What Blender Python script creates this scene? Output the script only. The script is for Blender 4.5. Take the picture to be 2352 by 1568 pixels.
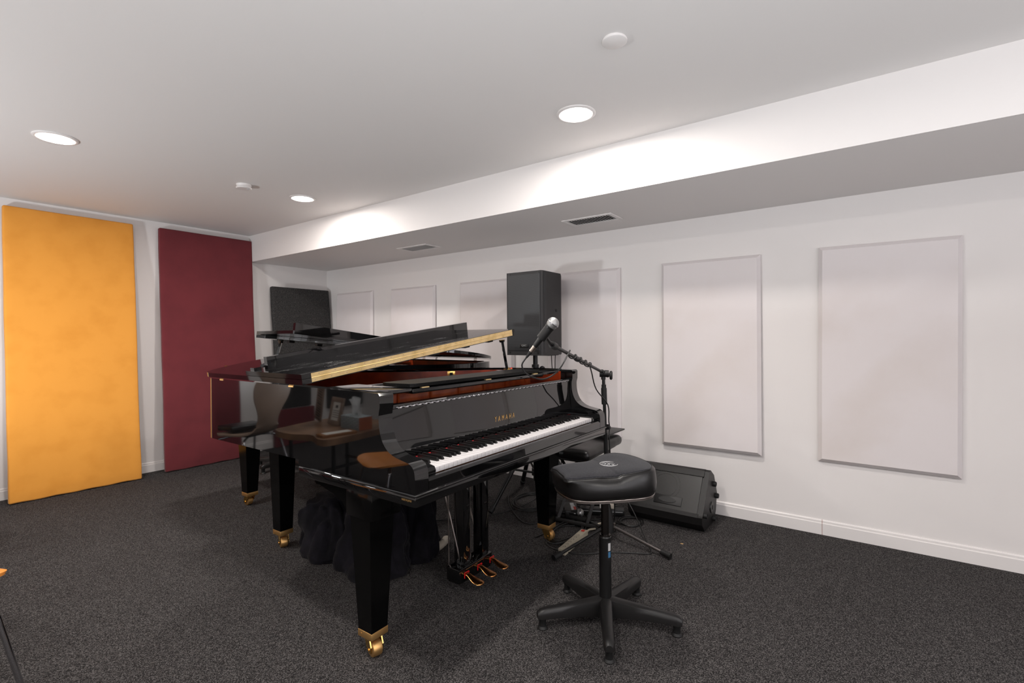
import bpy, bmesh, math, random
from mathutils import Vector, Matrix, noise
for o in list(bpy.data.objects): bpy.data.objects.remove(o)
SC = bpy.context.scene
COL = SC.collection
PI = math.pi
random.seed(7)

# ------------------------------------------------------------------ camera
F_PX, YAW, PITCH, ROLL, SX, SY = 1130.83, 0.6293, -0.0001, -0.0075, -1.55, -10.92
cam_d = bpy.data.cameras.new('camera'); cam = bpy.data.objects.new('camera', cam_d); COL.objects.link(cam)
cam_d.sensor_width = 36; cam_d.lens = F_PX / 2352 * 36; cam_d.clip_start = 0.02
cam_d.shift_x = -SX / 2352; cam_d.shift_y = SY / 2352
cy, sy_, cp, sp = math.cos(YAW), math.sin(YAW), math.cos(PITCH), math.sin(PITCH)
fw = Vector((cy * cp, sy_ * cp, sp)); rt = Vector((sy_, -cy, 0)); up = rt.cross(fw)
cr, sr = math.cos(ROLL), math.sin(ROLL)
r2 = rt * cr + up * sr; u2 = up * cr - rt * sr
M = Matrix((r2, u2, -fw)).transposed().to_4x4(); M.translation = Vector((0, 0, 1.2))
cam.matrix_world = M
SC.camera = cam
# ------------------------------------------------------------------ look and world
SC.view_settings.view_transform = 'Standard'; SC.view_settings.look = 'None'
SC.view_settings.gamma = 1; SC.view_settings.use_curve_mapping = False
SC.view_settings.exposure = 0.16
LAMP = 19.0          # watts of each ceiling downlight
SIDE_FILL = 0.4         # glow of the side windows, added as unseen fill
REAR_FILL = 2.7          # glow of the frosted rear windows, added as unseen fill
FILL_LAMP = 140.0        # fill lamp added out of view behind the camera, aimed at the ceiling
FILL_LAMP2 = 165.0       # second added fill lamp, left of the view
fl_d = bpy.data.lights.new('bounce_flash', 'SPOT'); fl = bpy.data.objects.new('bounce_flash', fl_d); COL.objects.link(fl)
fl_d.energy = FILL_LAMP; fl_d.color = (.93, .97, 1); fl_d.spot_size = math.radians(165); fl_d.spot_blend = .35; fl_d.shadow_soft_size = .12
fl.location = (-.25, -.35, .7); fl.rotation_euler = (math.radians(180), 0, 0)
f2_d = fl_d.copy(); f2 = bpy.data.objects.new('bounce_flash', f2_d); COL.objects.link(f2); f2_d.energy = FILL_LAMP2
f2.location = (-1.3, 3.7, .75); f2.rotation_euler = Vector((.45, .12, 1)).to_track_quat('-Z', 'Y').to_euler()
w = bpy.data.worlds.new('world'); SC.world = w; w.use_nodes = True
w.node_tree.nodes['Background'].inputs[0].default_value = (0.8, 0.88, 1, 1)
w.node_tree.nodes['Background'].inputs[1].default_value = 0.3

# ------------------------------------------------------------------ materials
def srgb(h):
    c = [int(h[i:i + 2], 16) / 255 for i in (0, 2, 4)]
    return tuple(x / 12.92 if x <= .04045 else ((x + .055) / 1.055) ** 2.4 for x in c) + (1,)
MATS = {}
def mat(name, color, rough=.5, metal=0., spec=.5, coat=0., bump=None, var=None, emis=None, sheen=0.):
    """bump=(scale, strength, distance)  var=(scale, colour2, low, high)"""
    if name in MATS: return MATS[name]
    m = bpy.data.materials.new(name); m.use_nodes = True
    nt = m.node_tree; b = nt.nodes['Principled BSDF']; N = nt.nodes.new; L = nt.links.new
    col = srgb(color) if isinstance(color, str) else color
    b.inputs['Base Color'].default_value = col
    b.inputs['Roughness'].default_value = rough; b.inputs['Metallic'].default_value = metal
    b.inputs['Specular IOR Level'].default_value = spec
    b.inputs['Coat Weight'].default_value = coat; b.inputs['Coat Roughness'].default_value = .03
    b.inputs['Sheen Weight'].default_value = sheen
    tc = N('ShaderNodeTexCoord')
    if var:
        n = N('ShaderNodeTexNoise'); n.inputs['Scale'].default_value = var[0]; n.inputs['Detail'].default_value = 5
        L(tc.outputs['Object'], n.inputs['Vector'])
        r = N('ShaderNodeValToRGB'); r.color_ramp.elements[0].position = var[2]; r.color_ramp.elements[1].position = var[3]
        r.color_ramp.elements[0].color = col; r.color_ramp.elements[1].color = srgb(var[1])
        L(n.outputs['Fac'], r.inputs['Fac']); L(r.outputs['Color'], b.inputs['Base Color'])
    if bump:
        n = N('ShaderNodeTexNoise'); n.inputs['Scale'].default_value = bump[0]; n.inputs['Detail'].default_value = 3
        L(tc.outputs['Object'], n.inputs['Vector'])
        bp = N('ShaderNodeBump'); bp.inputs['Strength'].default_value = bump[1]; bp.inputs['Distance'].default_value = bump[2]
        L(n.outputs['Fac'], bp.inputs['Height']); L(bp.outputs['Normal'], b.inputs['Normal'])
    if emis:
        b.inputs['Emission Color'].default_value = srgb(emis[0]); b.inputs['Emission Strength'].default_value = emis[1]
    MATS[name] = m
    return m

WALL = mat('white_wall_paint', 'dbd7d5', .6, spec=.3, bump=(300, .08, .001))
CEIL = mat('ceiling_paint', 'dcd9d7', .7, spec=.25, bump=(250, .1, .001))
TRIM = mat('white_trim_paint', 'dcd8d6', .4)
PANELW = mat('white_panel_fabric', 'd6d0d0', .9, spec=.15, bump=(700, .15, .0008), var=(2.2, 'cfc7c4', .45, .75))
YEL = mat('yellow_fabric', 'dd9740', .95, spec=.1, bump=(500, .25, .0012), var=(7, 'd38d38', .45, .8), sheen=.2)
MAR = mat('maroon_fabric', '6a2c31', .9, spec=.12, bump=(500, .25, .0012), var=(6, '5f272c', .4, .8), sheen=.2)
CHAR = mat('charcoal_felt', '2f2e2e', .95, spec=.1, bump=(260, .5, .003), var=(190, '5c5a58', .48, .75))
LACQ = mat('black_piano_lacquer', (.0022, .0022, .0024, 1), .035, spec=.62, coat=.35)
LEGM = mat('black_leg_lacquer', (.0018, .0018, .0018, 1), .12, spec=.22)
BRASS = mat('polished_brass', 'e0b56a', .25, 1., bump=(40, .05, .001))
SATIN = mat('satin_brass', 'd0a468', .42, .9)
HINGEM = mat('brushed_brass_hinge', 'ecd09a', .42, .85, bump=(120, .12, .0006), var=(18, 'd2b272', .45, .8))
BRONZE = mat('worn_bronze_pedal', 'b87a4a', .24, 1., var=(30, 'd4a062', .4, .7))
CHROME = mat('chrome', 'c8c8cc', .12, 1.)
STEEL = mat('dull_steel_rod', '8d8580', .35, 1.)
WKEY = mat('white_key_plastic', 'c2bfbf', .22, spec=.5)
BKEY = mat('black_key_plastic', '0c0b0b', .3, spec=.5)
REDF = mat('red_felt', 'b81d22', .9)
MAHOG = mat('mahogany', '8a2f10', .3, spec=.5, coat=.4, var=(9, '5f1c0a', .4, .7))
PLATE = mat('bronze_iron_plate', '7a5526', .4, .8)
SPRUCE = mat('soundboard_wood', '6e3a1a', .5)
MATTE = mat('matte_black_metal', '0f0f0f', .38, spec=.42)
RUB = mat('black_rubber', '101010', .6, spec=.4)
PLAST = mat('textured_black_plastic', '121111', .46, spec=.35, bump=(900, .25, .0008))
SPKM = mat('speaker_cabinet_plastic', '222122', .55, spec=.35, bump=(900, .2, .0006))
LEATH = mat('black_leather', '0f0e0e', .36, spec=.42, bump=(220, .12, .001))
BASEP = mat('grey_black_nylon', '171616', .42, spec=.4, bump=(700, .2, .0006))
VELV = mat('charcoal_velvet', '1d1d20', .95, spec=.08, bump=(900, .4, .001), sheen=.12, var=(160, '2c2c30', .4, .75))
CABLE = mat('black_cable_rubber', '121212', .38, spec=.5)
BEIGE = mat('beige_plastic', 'b0a794', .5)
CLOTHB = mat('black_moving_blanket', '111013', .95, spec=.08, bump=(90, .35, .004), sheen=.03, var=(12, '1b191f', .4, .7))
CREAM = mat('cream_canvas', 'a39b8f', .9, bump=(80, .3, .003))
WOODO = mat('orange_beech_ply', 'd98a3e', .35, spec=.5, coat=.2, var=(6, 'cf7e34', .35, .75))
WOODG = mat('grey_walnut_ply', '806c5e', .45, var=(5, '917c6c', .4, .7))
SLAB = mat('live_edge_walnut', '604634', .4, var=(5, '967458', .35, .7), bump=(20, .2, .002))
OAKE = mat('sawn_oak_edge', '8a5a2c', .5)
GREYBOX = mat('grey_brick_print_card', '98a2a6', .7)
TISSUE = mat('white_tissue', 'd8d8d8', .9)
PAPER = mat('white_paper', 'd4d2cc', .8)
INK = mat('dark_print_ink', '2a2725', .7)
MICH = mat('silver_mic_grille', 'b8b8b6', .36, .85, bump=(900, .7, .001), var=(1300, '7c7c7c', .44, .56))
GOLDL = mat('gold_lettering', 'd9b071', .3, .85)
WHITEL = mat('white_lettering', 'b4b4b4', .6)
GREYL = mat('grey_lettering', '8a8a8a', .5)
REDL = mat('red_sticker', 'a82a1e', .5)
BLUEL = mat('blue_sticker', '3a6a90', .4)
DARK = mat('dark_void', '151413', .9)
LENS = mat('lit_lamp_lens', 'ffffff', .5, emis=('fff0e0', 6))
FILL_PANE = mat('frosted_daylight_pane', 'ffffff', .5, emis=('fbf8ff', REAR_FILL))  # glowing rear pane, added to brighten the room
FILL_PANE2 = mat('frosted_side_pane', 'ffffff', .5, emis=('fbf8ff', SIDE_FILL))  # weaker glowing pane for the added side windows

def carpet():
    m = bpy.data.materials.new('charcoal_loop_carpet'); m.use_nodes = True
    nt = m.node_tree; b = nt.nodes['Principled BSDF']; N = nt.nodes.new; L = nt.links.new
    tc = N('ShaderNodeTexCoord')
    v = N('ShaderNodeTexVoronoi'); v.inputs['Scale'].default_value = 310
    n = N('ShaderNodeTexNoise'); n.inputs['Scale'].default_value = 280; n.inputs['Detail'].default_value = 3
    n2 = N('ShaderNodeTexNoise'); n2.inputs['Scale'].default_value = 1.2; n2.inputs['Detail'].default_value = 3
    for t in (v, n, n2): L(tc.outputs['Object'], t.inputs['Vector'])
    sep = N('ShaderNodeSeparateColor'); L(v.outputs['Color'], sep.inputs[0])
    a = N('ShaderNodeMath'); a.operation = 'MULTIPLY_ADD'; L(sep.outputs[0], a.inputs[0]); a.inputs[1].default_value = .45; L(n.outputs['Fac'], a.inputs[2])
    r = N('ShaderNodeValToRGB'); cr_ = r.color_ramp
    cr_.elements[0].position = .38; cr_.elements[0].color = srgb('141313')
    cr_.elements[1].position = 1.0; cr_.elements[1].color = srgb('676463')
    e = cr_.elements.new(.68); e.color = srgb('2a2828')
    L(a.outputs[0], r.inputs['Fac'])
    hs = N('ShaderNodeMix'); hs.data_type = 'RGBA'; hs.blend_type = 'MULTIPLY'; hs.inputs[0].default_value = .35
    r2_ = N('ShaderNodeValToRGB'); r2_.color_ramp.elements[0].color = (.75, .72, .72, 1); r2_.color_ramp.elements[0].position = .35; r2_.color_ramp.elements[1].position = .7
    L(n2.outputs['Fac'], r2_.inputs['Fac']); L(r.outputs['Color'], hs.inputs[6]); L(r2_.outputs['Color'], hs.inputs[7])
    L(hs.outputs[2], b.inputs['Base Color'])
    bp = N('ShaderNodeBump'); bp.inputs['Strength'].default_value = .9; bp.inputs['Distance'].default_value = .004
    L(a.outputs[0], bp.inputs['Height']); L(bp.outputs['Normal'], b.inputs['Normal'])
    b.inputs['Roughness'].default_value = .95; b.inputs['Specular IOR Level'].default_value = .12
    return m
CARPET = carpet()

def dusty():
    m = bpy.data.materials.new('dusty_black_lacquer'); m.use_nodes = True
    nt = m.node_tree; b = nt.nodes['Principled BSDF']; N = nt.nodes.new; L = nt.links.new
    tc = N('ShaderNodeTexCoord'); mp = N('ShaderNodeMapping'); mp.inputs['Scale'].default_value = (1, 2.2, 1)
    L(tc.outputs['Object'], mp.inputs['Vector'])
    n = N('ShaderNodeTexNoise'); n.inputs['Scale'].default_value = 160; n.inputs['Detail'].default_value = 6
    n2 = N('ShaderNodeTexNoise'); n2.inputs['Scale'].default_value = 5; n2.inputs['Detail'].default_value = 3
    L(mp.outputs[0], n.inputs['Vector']); L(mp.outputs[0], n2.inputs['Vector'])
    a = N('ShaderNodeMath'); a.operation = 'MULTIPLY'; L(n.outputs['Fac'], a.inputs[0]); L(n2.outputs['Fac'], a.inputs[1])
    r = N('ShaderNodeValToRGB'); r.color_ramp.elements[0].position = .31; r.color_ramp.elements[1].position = .44
    r.color_ramp.elements[0].color = (.002, .002, .002, 1); r.color_ramp.elements[1].color = (.13, .13, .13, 1)
    ge = N('ShaderNodeNewGeometry'); sx = N('ShaderNodeSeparateXYZ'); L(ge.outputs['Normal'], sx.inputs[0])
    gt = N('ShaderNodeMath'); gt.operation = 'GREATER_THAN'; gt.inputs[1].default_value = .8; L(sx.outputs['Z'], gt.inputs[0])
    a2 = N('ShaderNodeMath'); a2.operation = 'MULTIPLY'; L(a.outputs[0], a2.inputs[0]); L(gt.outputs[0], a2.inputs[1]); a = a2
    L(a.outputs[0], r.inputs['Fac']); L(r.outputs['Color'], b.inputs['Base Color'])
    rr = N('ShaderNodeMapRange'); rr.inputs[1].default_value = .30; rr.inputs[2].default_value = .44; rr.inputs[3].default_value = .06; rr.inputs[4].default_value = .35
    L(a.outputs[0], rr.inputs[0]); L(rr.outputs[0], b.inputs['Roughness'])
    b.inputs['Specular IOR Level'].default_value = .6
    return m
DUSTY = dusty()
DESKM = mat('worn_satin_black', '060606', .38, spec=.12, bump=(60, .05, .001), var=(260, '303034', .62, .70))

def grille(name, scale, dot, base, hole, axes='YZ'):
    m = bpy.data.materials.new(name); m.use_nodes = True
    nt = m.node_tree; b = nt.nodes['Principled BSDF']; N = nt.nodes.new; L = nt.links.new
    tc = N('ShaderNodeTexCoord'); v = N('ShaderNodeTexVoronoi'); v.inputs['Scale'].default_value = scale; v.inputs['Randomness'].default_value = 0
    mp = N('ShaderNodeMapping')
    L(tc.outputs['UV'], mp.inputs['Vector']); L(mp.outputs[0], v.inputs['Vector'])
    r = N('ShaderNodeValToRGB'); r.color_ramp.elements[0].position = dot; r.color_ramp.elements[1].position = dot + .06
    r.color_ramp.elements[0].color = srgb(hole); r.color_ramp.elements[1].color = srgb(base)
    L(v.outputs['Distance'], r.inputs['Fac']); L(r.outputs['Color'], b.inputs['Base Color'])
    bp = N('ShaderNodeBump'); bp.inputs['Strength'].default_value = .8; bp.inputs['Distance'].default_value = .002
    L(r.outputs['Color'], bp.inputs['Height']); L(bp.outputs['Normal'], b.inputs['Normal'])
    b.inputs['Roughness'].default_value = .4; b.inputs['Metallic'].default_value = .3
    return m
GRILL1 = grille('fine_perforated_grille', 260, .36, '303133', '0a0a0b')
GRILL2 = grille('coarse_perforated_grille', 125, .36, '292827', '050505')

# ------------------------------------------------------------------ geometry helpers
def finish(bm, sharp=35):
    bmesh.ops.recalc_face_normals(bm, faces=bm.faces)
    for f in bm.faces: f.smooth = True
    lim = math.radians(sharp)
    for e in bm.edges:
        if len(e.link_faces) != 2 or e.calc_face_angle(0) > lim: e.smooth = False
def obj(name, bm, m, parent=None, sharp=35, loc=None, uv=None):
    finish(bm, sharp)
    if uv:   # planar uv in metres from two axis vectors
        lay = bm.loops.layers.uv.new('uv'); a, b_ = Vector(uv[0]), Vector(uv[1])
        for f in bm.faces:
            for l in f.loops: l[lay].uv = (l.vert.co.dot(a), l.vert.co.dot(b_))
    me = bpy.data.meshes.new(name); bm.to_mesh(me); bm.free(); me.materials.append(m)
    o = bpy.data.objects.new(name, me); COL.objects.link(o)
    if parent: o.parent = parent
    if loc: o.location = loc
    return o
def tag(o, label, cat, group=None, kind=None):
    o['label'] = label
    if cat: o['category'] = cat
    if group: o['group'] = group
    if kind: o['kind'] = kind
    return o
def thing(name, label, cat, loc=(0, 0, 0), rz=0, group=None):
    o = bpy.data.objects.new(name, None); COL.objects.link(o); o.empty_display_size = .1
    o.location = loc; o.rotation_euler = (0, 0, rz)
    return tag(o, label, cat, group)
def struct(name, bm, m):
    o = obj(name, bm, m); o['kind'] = 'structure'; return o
BM = bmesh.new
def box(bm, x0, x1, y0, y1, z0, z1, bev=0, seg=2, mx=None):
    r = bmesh.ops.create_cube(bm, size=1)
    vs = r['verts']
    for v in vs:
        v.co = Vector(((x0 + x1) / 2 + v.co.x * (x1 - x0), (y0 + y1) / 2 + v.co.y * (y1 - y0), (z0 + z1) / 2 + v.co.z * (z1 - z0)))
    if bev:
        es = list({e for v in vs for e in v.link_edges})
        rr = bmesh.ops.bevel(bm, geom=es, offset=bev, segments=seg, affect='EDGES', profile=.5)
        vs = list({v for f in rr['faces'] for v in f.verts} | {v for v in vs if v.is_valid})
    if mx is not None: bmesh.ops.transform(bm, matrix=mx, verts=vs)
    return vs
def frame_from(d):
    d = Vector(d).normalized(); a = Vector((0, 0, 1)) if abs(d.z) < .9 else Vector((1, 0, 0))
    u = d.cross(a).normalized(); return u, d.cross(u).normalized()
def cyl(bm, p0, p1, r0, r1=None, seg=16, cap=True):
    r1 = r0 if r1 is None else r1
    p0, p1 = Vector(p0), Vector(p1); u, v = frame_from(p1 - p0)
    A = [bm.verts.new(p0 + (u * math.cos(2 * PI * i / seg) + v * math.sin(2 * PI * i / seg)) * r0) for i in range(seg)]
    B = [bm.verts.new(p1 + (u * math.cos(2 * PI * i / seg) + v * math.sin(2 * PI * i / seg)) * r1) for i in range(seg)]
    for i in range(seg): bm.faces.new((A[i], A[(i + 1) % seg], B[(i + 1) % seg], B[i]))
    if cap: bm.faces.new(A[::-1]); bm.faces.new(B)
def lathe(bm, prof, c=(0, 0, 0), axis=(0, 0, 1), seg=28):
    c = Vector(c); ax = Vector(axis).normalized(); u, v = frame_from(ax); rings = []
    for r, h in prof:
        if r < 1e-6: rings.append([bm.verts.new(c + ax * h)])
        else: rings.append([bm.verts.new(c + ax * h + (u * math.cos(2 * PI * i / seg) + v * math.sin(2 * PI * i / seg)) * r) for i in range(seg)])
    for a, b in zip(rings, rings[1:]):
        for i in range(seg):
            j = (i + 1) % seg
            q = [a[i % len(a)], a[j % len(a)], b[j % len(b)], b[i % len(b)]]
            q2 = []
            for t in q:
                if t not in q2: q2.append(t)
            if len(q2) > 2: bm.faces.new(q2)
def smooth_path(pts, n=6, closed=False):
    P = [Vector(p) for p in pts]; out = []; m = len(P)
    rng = range(m) if closed else range(m - 1)
    for i in rng:
        if closed: p0, p1, p2, p3 = P[(i - 1) % m], P[i], P[(i + 1) % m], P[(i + 2) % m]
        else: p0, p1, p2, p3 = P[max(i - 1, 0)], P[i], P[i + 1], P[min(i + 2, m - 1)]
        for k in range(n):
            t = k / n
            out.append(.5 * ((2 * p1) + (-p0 + p2) * t + (2 * p0 - 5 * p1 + 4 * p2 - p3) * t * t + (-p0 + 3 * p1 - 3 * p2 + p3) * t ** 3))
    if not closed: out.append(P[-1])
    return out
def tube(bm, pts, r, seg=8, closed=False):
    P = [Vector(p) for p in pts]; m = len(P); rings = []; u = None
    for i in range(m):
        if closed: d = (P[(i + 1) % m] - P[(i - 1) % m])
        else: d = P[min(i + 1, m - 1)] - P[max(i - 1, 0)]
        if d.length < 1e-7: d = Vector((1, 0, 0))
        d.normalize()
        if u is None: u, _ = frame_from(d)
        u = (u - d * u.dot(d)); u = u.normalized() if u.length > 1e-6 else frame_from(d)[0]
        v = d.cross(u); rr = r[i] if isinstance(r, (list, tuple)) else r
        rings.append([bm.verts.new(P[i] + (u * math.cos(2 * PI * k / seg) + v * math.sin(2 * PI * k / seg)) * rr) for k in range(seg)])
    for i in range(m if closed else m - 1):
        a, b = rings[i], rings[(i + 1) % m]
        for k in range(seg): bm.faces.new((a[k], a[(k + 1) % seg], b[(k + 1) % seg], b[k]))
    if not closed: bm.faces.new(rings[0][::-1]); bm.faces.new(rings[-1])
def prism(bm, poly, fn, lo, hi, cap=True):
    """poly: list of 2-tuples; fn(a,b,h)->Vector"""
    A = [bm.verts.new(fn(a, b, lo)) for a, b in poly]; B = [bm.verts.new(fn(a, b, hi)) for a, b in poly]; n = len(poly)
    for i in range(n): bm.faces.new((A[i], A[(i + 1) % n], B[(i + 1) % n], B[i]))
    if cap: bm.faces.new(A[::-1]); bm.faces.new(B)
    return A, B
XY = lambda a, b, h: Vector((a, b, h))
YZ = lambda a, b, h: Vector((h, a, b))
XZ = lambda a, b, h: Vector((a, h, b))
def bevel_all(bm, off, seg=2, ang=30):
    es = [e for e in bm.edges if len(e.link_faces) == 2 and e.calc_face_angle(0) > math.radians(ang)]
    bmesh.ops.recalc_face_normals(bm, faces=bm.faces)
    bmesh.ops.bevel(bm, geom=es, offset=off, segments=seg, affect='EDGES', profile=.5)
def text_obj(name, body, m, mw, width, height, depth=.0008, parent=None, spacing=1.0):
    cu = bpy.data.curves.new(name, 'FONT'); cu.body = body; cu.align_x = 'LEFT'; cu.space_character = spacing
    to = bpy.data.objects.new(name, cu); COL.objects.link(to)
    bpy.context.view_layer.update()
    dg = bpy.context.evaluated_depsgraph_get()
    me = bpy.data.meshes.new_from_object(to.evaluated_get(dg)); bpy.data.objects.remove(to)
    bm = BM(); bm.from_mesh(me)
    bmesh.ops.triangulate(bm, faces=bm.faces)
    xs = [v.co.x for v in bm.verts]; ys = [v.co.y for v in bm.verts]
    x0, x1, y0, y1 = min(xs), max(xs), min(ys), max(ys)
    for v in bm.verts: v.co = Vector(((v.co.x - (x0 + x1) / 2) / (x1 - x0) * width, (v.co.y - (y0 + y1) / 2) / (y1 - y0) * height, 0))
    g = bmesh.ops.extrude_face_region(bm, geom=list(bm.faces))
    for v in [e for e in g['geom'] if isinstance(e, bmesh.types.BMVert)]: v.co.z += depth
    bmesh.ops.transform(bm, matrix=mw, verts=bm.verts)
    return obj(name, bm, m, parent)
def axes(origin, x, y):
    x = Vector(x).normalized(); y = Vector(y).normalized(); z = x.cross(y)
    m = Matrix((x, y, z)).transposed().to_4x4(); m.translation = Vector(origin); return m
def children(o): return [c for c in bpy.data.objects if c.parent == o]
def copy_tree(o, skip=(), parent=None):
    c = o.copy(); COL.objects.link(c)
    if parent: c.parent = parent
    for ch in children(o):
        if ch.name.split('.')[0] not in skip: copy_tree(ch, skip, c)
    return c

# ------------------------------------------------------------------ room
X0, Y0, HC, HS, XS = 3.49, 5.283, 2.279, 2.006, 2.575
XB, YB = -1.9, -2.6
T = .12
def slab(name, m, *a):
    bm = BM(); box(bm, *a); return struct(name, bm, m)
slab('floor', CARPET, XB - T, X0 + T, YB - T, Y0 + T, -.1, 0)
slab('ceiling', CEIL, XB - T, X0 + T, YB - T, Y0 + T, HC, HC + .1)
slab('wall_left', WALL, XB - T, X0 + T, Y0, Y0 + T, 0, HC)
slab('wall_right', WALL, X0, X0 + T, YB, Y0, 0, HC)
# rear wall, opened for two invented windows that add fill light
bm = BM()
FILL_WIN = [(-1.45, -.1), (.35, 2.2)]
box(bm, XB, X0, YB - T, YB, 0, .55); box(bm, XB, X0, YB - T, YB, 2.15, HC)
xs = [XB] + [v for w_ in FILL_WIN for v in w_] + [X0]
for i in range(0, len(xs), 2): box(bm, xs[i], xs[i + 1], YB - T, YB, .55, 2.15)
struct('wall_back', bm, WALL)
for i, (a, b) in enumerate(FILL_WIN):
    bm = BM()
    for q in [(a, a + .05, .55, 2.15), (b - .05, b, .55, 2.15), (a + .05, b - .05, .55, .6), (a + .05, b - .05, 2.1, 2.15), ((a + b) / 2 - .02, (a + b) / 2 + .02, .6, 2.1)]:
        box(bm, q[0], q[1], YB - .1, YB - .04, q[2], q[3], .004)
    wo = struct('window_%d' % (i + 1), bm, TRIM)
    bm = BM(); box(bm, a + .05, b - .05, YB - .09, YB - .08, .6, 2.1); obj('window_pane', bm, FILL_PANE, wo)
# side wall with two more invented windows for fill light
bm = BM(); FILL_WIN2 = [(-2.2, -.3), (.15, 1.95)]
box(bm, XB - T, XB, YB, Y0, 0, .75); box(bm, XB - T, XB, YB, Y0, 2.15, HC)
xs = [YB] + [v for w_ in FILL_WIN2 for v in w_] + [Y0]
for i in range(0, len(xs), 2): box(bm, XB - T, XB, xs[i], xs[i + 1], .75, 2.15)
struct('wall_front', bm, WALL)
for i, (a, b) in enumerate(FILL_WIN2):
    bm = BM()
    for q in [(a, a + .05, .75, 2.15), (b - .05, b, .75, 2.15), (a + .05, b - .05, .75, .8), (a + .05, b - .05, 2.1, 2.15), ((a + b) / 2 - .02, (a + b) / 2 + .02, .8, 2.1)]:
        box(bm, XB - .1, XB - .04, q[0], q[1], q[2], q[3], .004)
    wo = struct('window_%d' % (i + 3), bm, TRIM)
    bm = BM(); box(bm, XB - .09, XB - .08, a + .05, b - .05, .8, 2.1); obj('window_pane', bm, FILL_PANE2, wo)
# soffit along the right wall
slab('trim_1', WALL, XS, X0, YB, Y0, HS, HC)

def base_profile(h=.0874, t=.015):
    return [(0, 0), (t, 0), (t, h * .76), (t * .62, h * .80), (t * .62, h * .93), (t * .3, h), (0, h)]
def baseboard(name, a, b, wall):
    bm = BM()
    if wall == 'right': fn = lambda d, z, s: Vector((X0 - d, s, z))
    elif wall == 'left': fn = lambda d, z, s: Vector((s, Y0 - d, z))
    elif wall == 'front': fn = lambda d, z, s: Vector((XB + d, s, z))
    else: fn = lambda d, z, s: Vector((s, YB + d, z))
    prism(bm, base_profile(), fn, a, b)
    return struct(name, bm, TRIM)
JY = .238
baseboard('baseboard_right', JY + .0012, Y0, 'right')
baseboard('baseboard_right', YB, JY - .0012, 'right')
bm = BM(); prism(bm, base_profile(.0872, .0143), lambda d, z, s: Vector((X0 - d, s, z)), JY - .0012, JY + .0012)
struct('trim_2', bm, mat('brown_joint_caulk', '8c5a48', .8))
baseboard('baseboard_left', XB, X0, 'left'); baseboard('baseboard_front', YB, Y0, 'front'); baseboard('baseboard_back', XB, X0, 'back')

# ------------------------------------------------------------------ ceiling fittings
def downlight(x, y, label):
    t = thing('ceiling_downlight', label, 'ceiling light', (x, y, HC), group='recessed ceiling downlights')
    bm = BM(); lathe(bm, [(.094, 0), (.0945, -.004), (.09, -.0075), (.076, -.0075), (.072, -.004), (.072, -.001), (.094, 0)], seg=48)
    obj('flange', bm, TRIM, t, 50)
    ld = bpy.data.lights.new('lamp_light', 'AREA'); ld.shape = 'DISK'; ld.size = .13; ld.energy = LAMP; ld.spread = math.radians(180); ld.color = (1, .94, .89)
    lo = bpy.data.objects.new('lamp_light', ld); COL.objects.link(lo); lo.location = (0, 0, -.0055); lo.parent = t
    bm = BM(); lathe(bm, [(0, -.0045), (.072, -.0045), (.072, -.001), (0, -.001)], seg=40); obj('lens', bm, LENS, t)
    return t
downlight(2.12, 1.146, 'lit round ceiling downlight nearest the piano keyboard, by the soffit')
downlight(.697, 3.502, 'lit round ceiling downlight in front of the yellow panel')
downlight(2.125, 3.527, 'lit round ceiling downlight in front of the maroon panel, smallest in view')
downlight(.697, 1.146, 'lit round ceiling downlight above the left of the camera')
downlight(.697, -1.21, 'lit round ceiling downlight behind the camera on the left')
downlight(-.73, 1.146, 'lit round ceiling downlight over the empty side of the room')
downlight(-.73, 3.5, 'lit round ceiling downlight over the live edge side table corner')
bm = BM(); lathe(bm, [(0, -.011), (.042, -.011), (.045, -.009), (.0455, -.004), (.043, -.004), (.043, 0), (0, 0)], seg=40)
tag(obj('ceiling_cover_plate', bm, TRIM, loc=(1.677, .746, HC)), 'round off-white blank cover plate on the ceiling near the top of the picture', 'ceiling plate')
bm = BM(); lathe(bm, [(0, -.03), (.046, -.03), (.05, -.026), (.05, -.022), (.046, -.02), (.044, -.012), (.048, -.006), (.048, 0), (0, 0)], seg=36)
t = tag(obj('smoke_detector', bm, TRIM, loc=(1.692, 3.541, HC)), 'small round white raised detector on the ceiling before the maroon panel', 'smoke detector')
bm = BM(); lathe(bm, [(0, -.033), (.008, -.033), (.009, -.029), (0, -.029)], c=(.02, -.018, 0), seg=14); obj('sensor_button', bm, WHITEL, t)
def vent(x0, x1, y0, y1, label, screen):
    t = thing('air_vent', label, 'air vent', ((x0 + x1) / 2, (y0 + y1) / 2, HS), group='soffit air vents')
    a, b = (x1 - x0) / 2, (y1 - y0) / 2
    bm = BM(); f = .03
    for q in [(-a, a, -b, -b + f), (-a, a, b - f, b), (-a, -a + f, -b + f, b - f), (a - f, a, -b + f, b - f)]: box(bm, q[0], q[1], q[2], q[3], -.007, 0, .002)
    obj('vent_frame', bm, TRIM, t)
    bm = BM(); box(bm, -a + f, a - f, -b + f, b - f, -.0015, -.0005); obj('backing', bm, DARK, t)
    n = 16 if not screen else 26
    for i in range(n):
        y = -b + f + (i + .5) * (2 * b - 2 * f) / n
        bm = BM(); mx = Matrix.Translation((0, y, -.006)) @ Matrix.Rotation(math.radians(35), 4, 'X')
        box(bm, -a + f, a - f, -.0045 if not screen else -.0025, .0045 if not screen else .0025, -.0006, .0006, mx=mx)
        obj('slat', bm, TRIM, t)
vent(2.987, 3.185, 1.363, 1.738, 'white slatted air vent under the soffit, the nearer of two', False)
vent(2.987, 3.187, 3.078, 3.453, 'white mesh air vent under the soffit, the farther of two', True)

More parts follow.
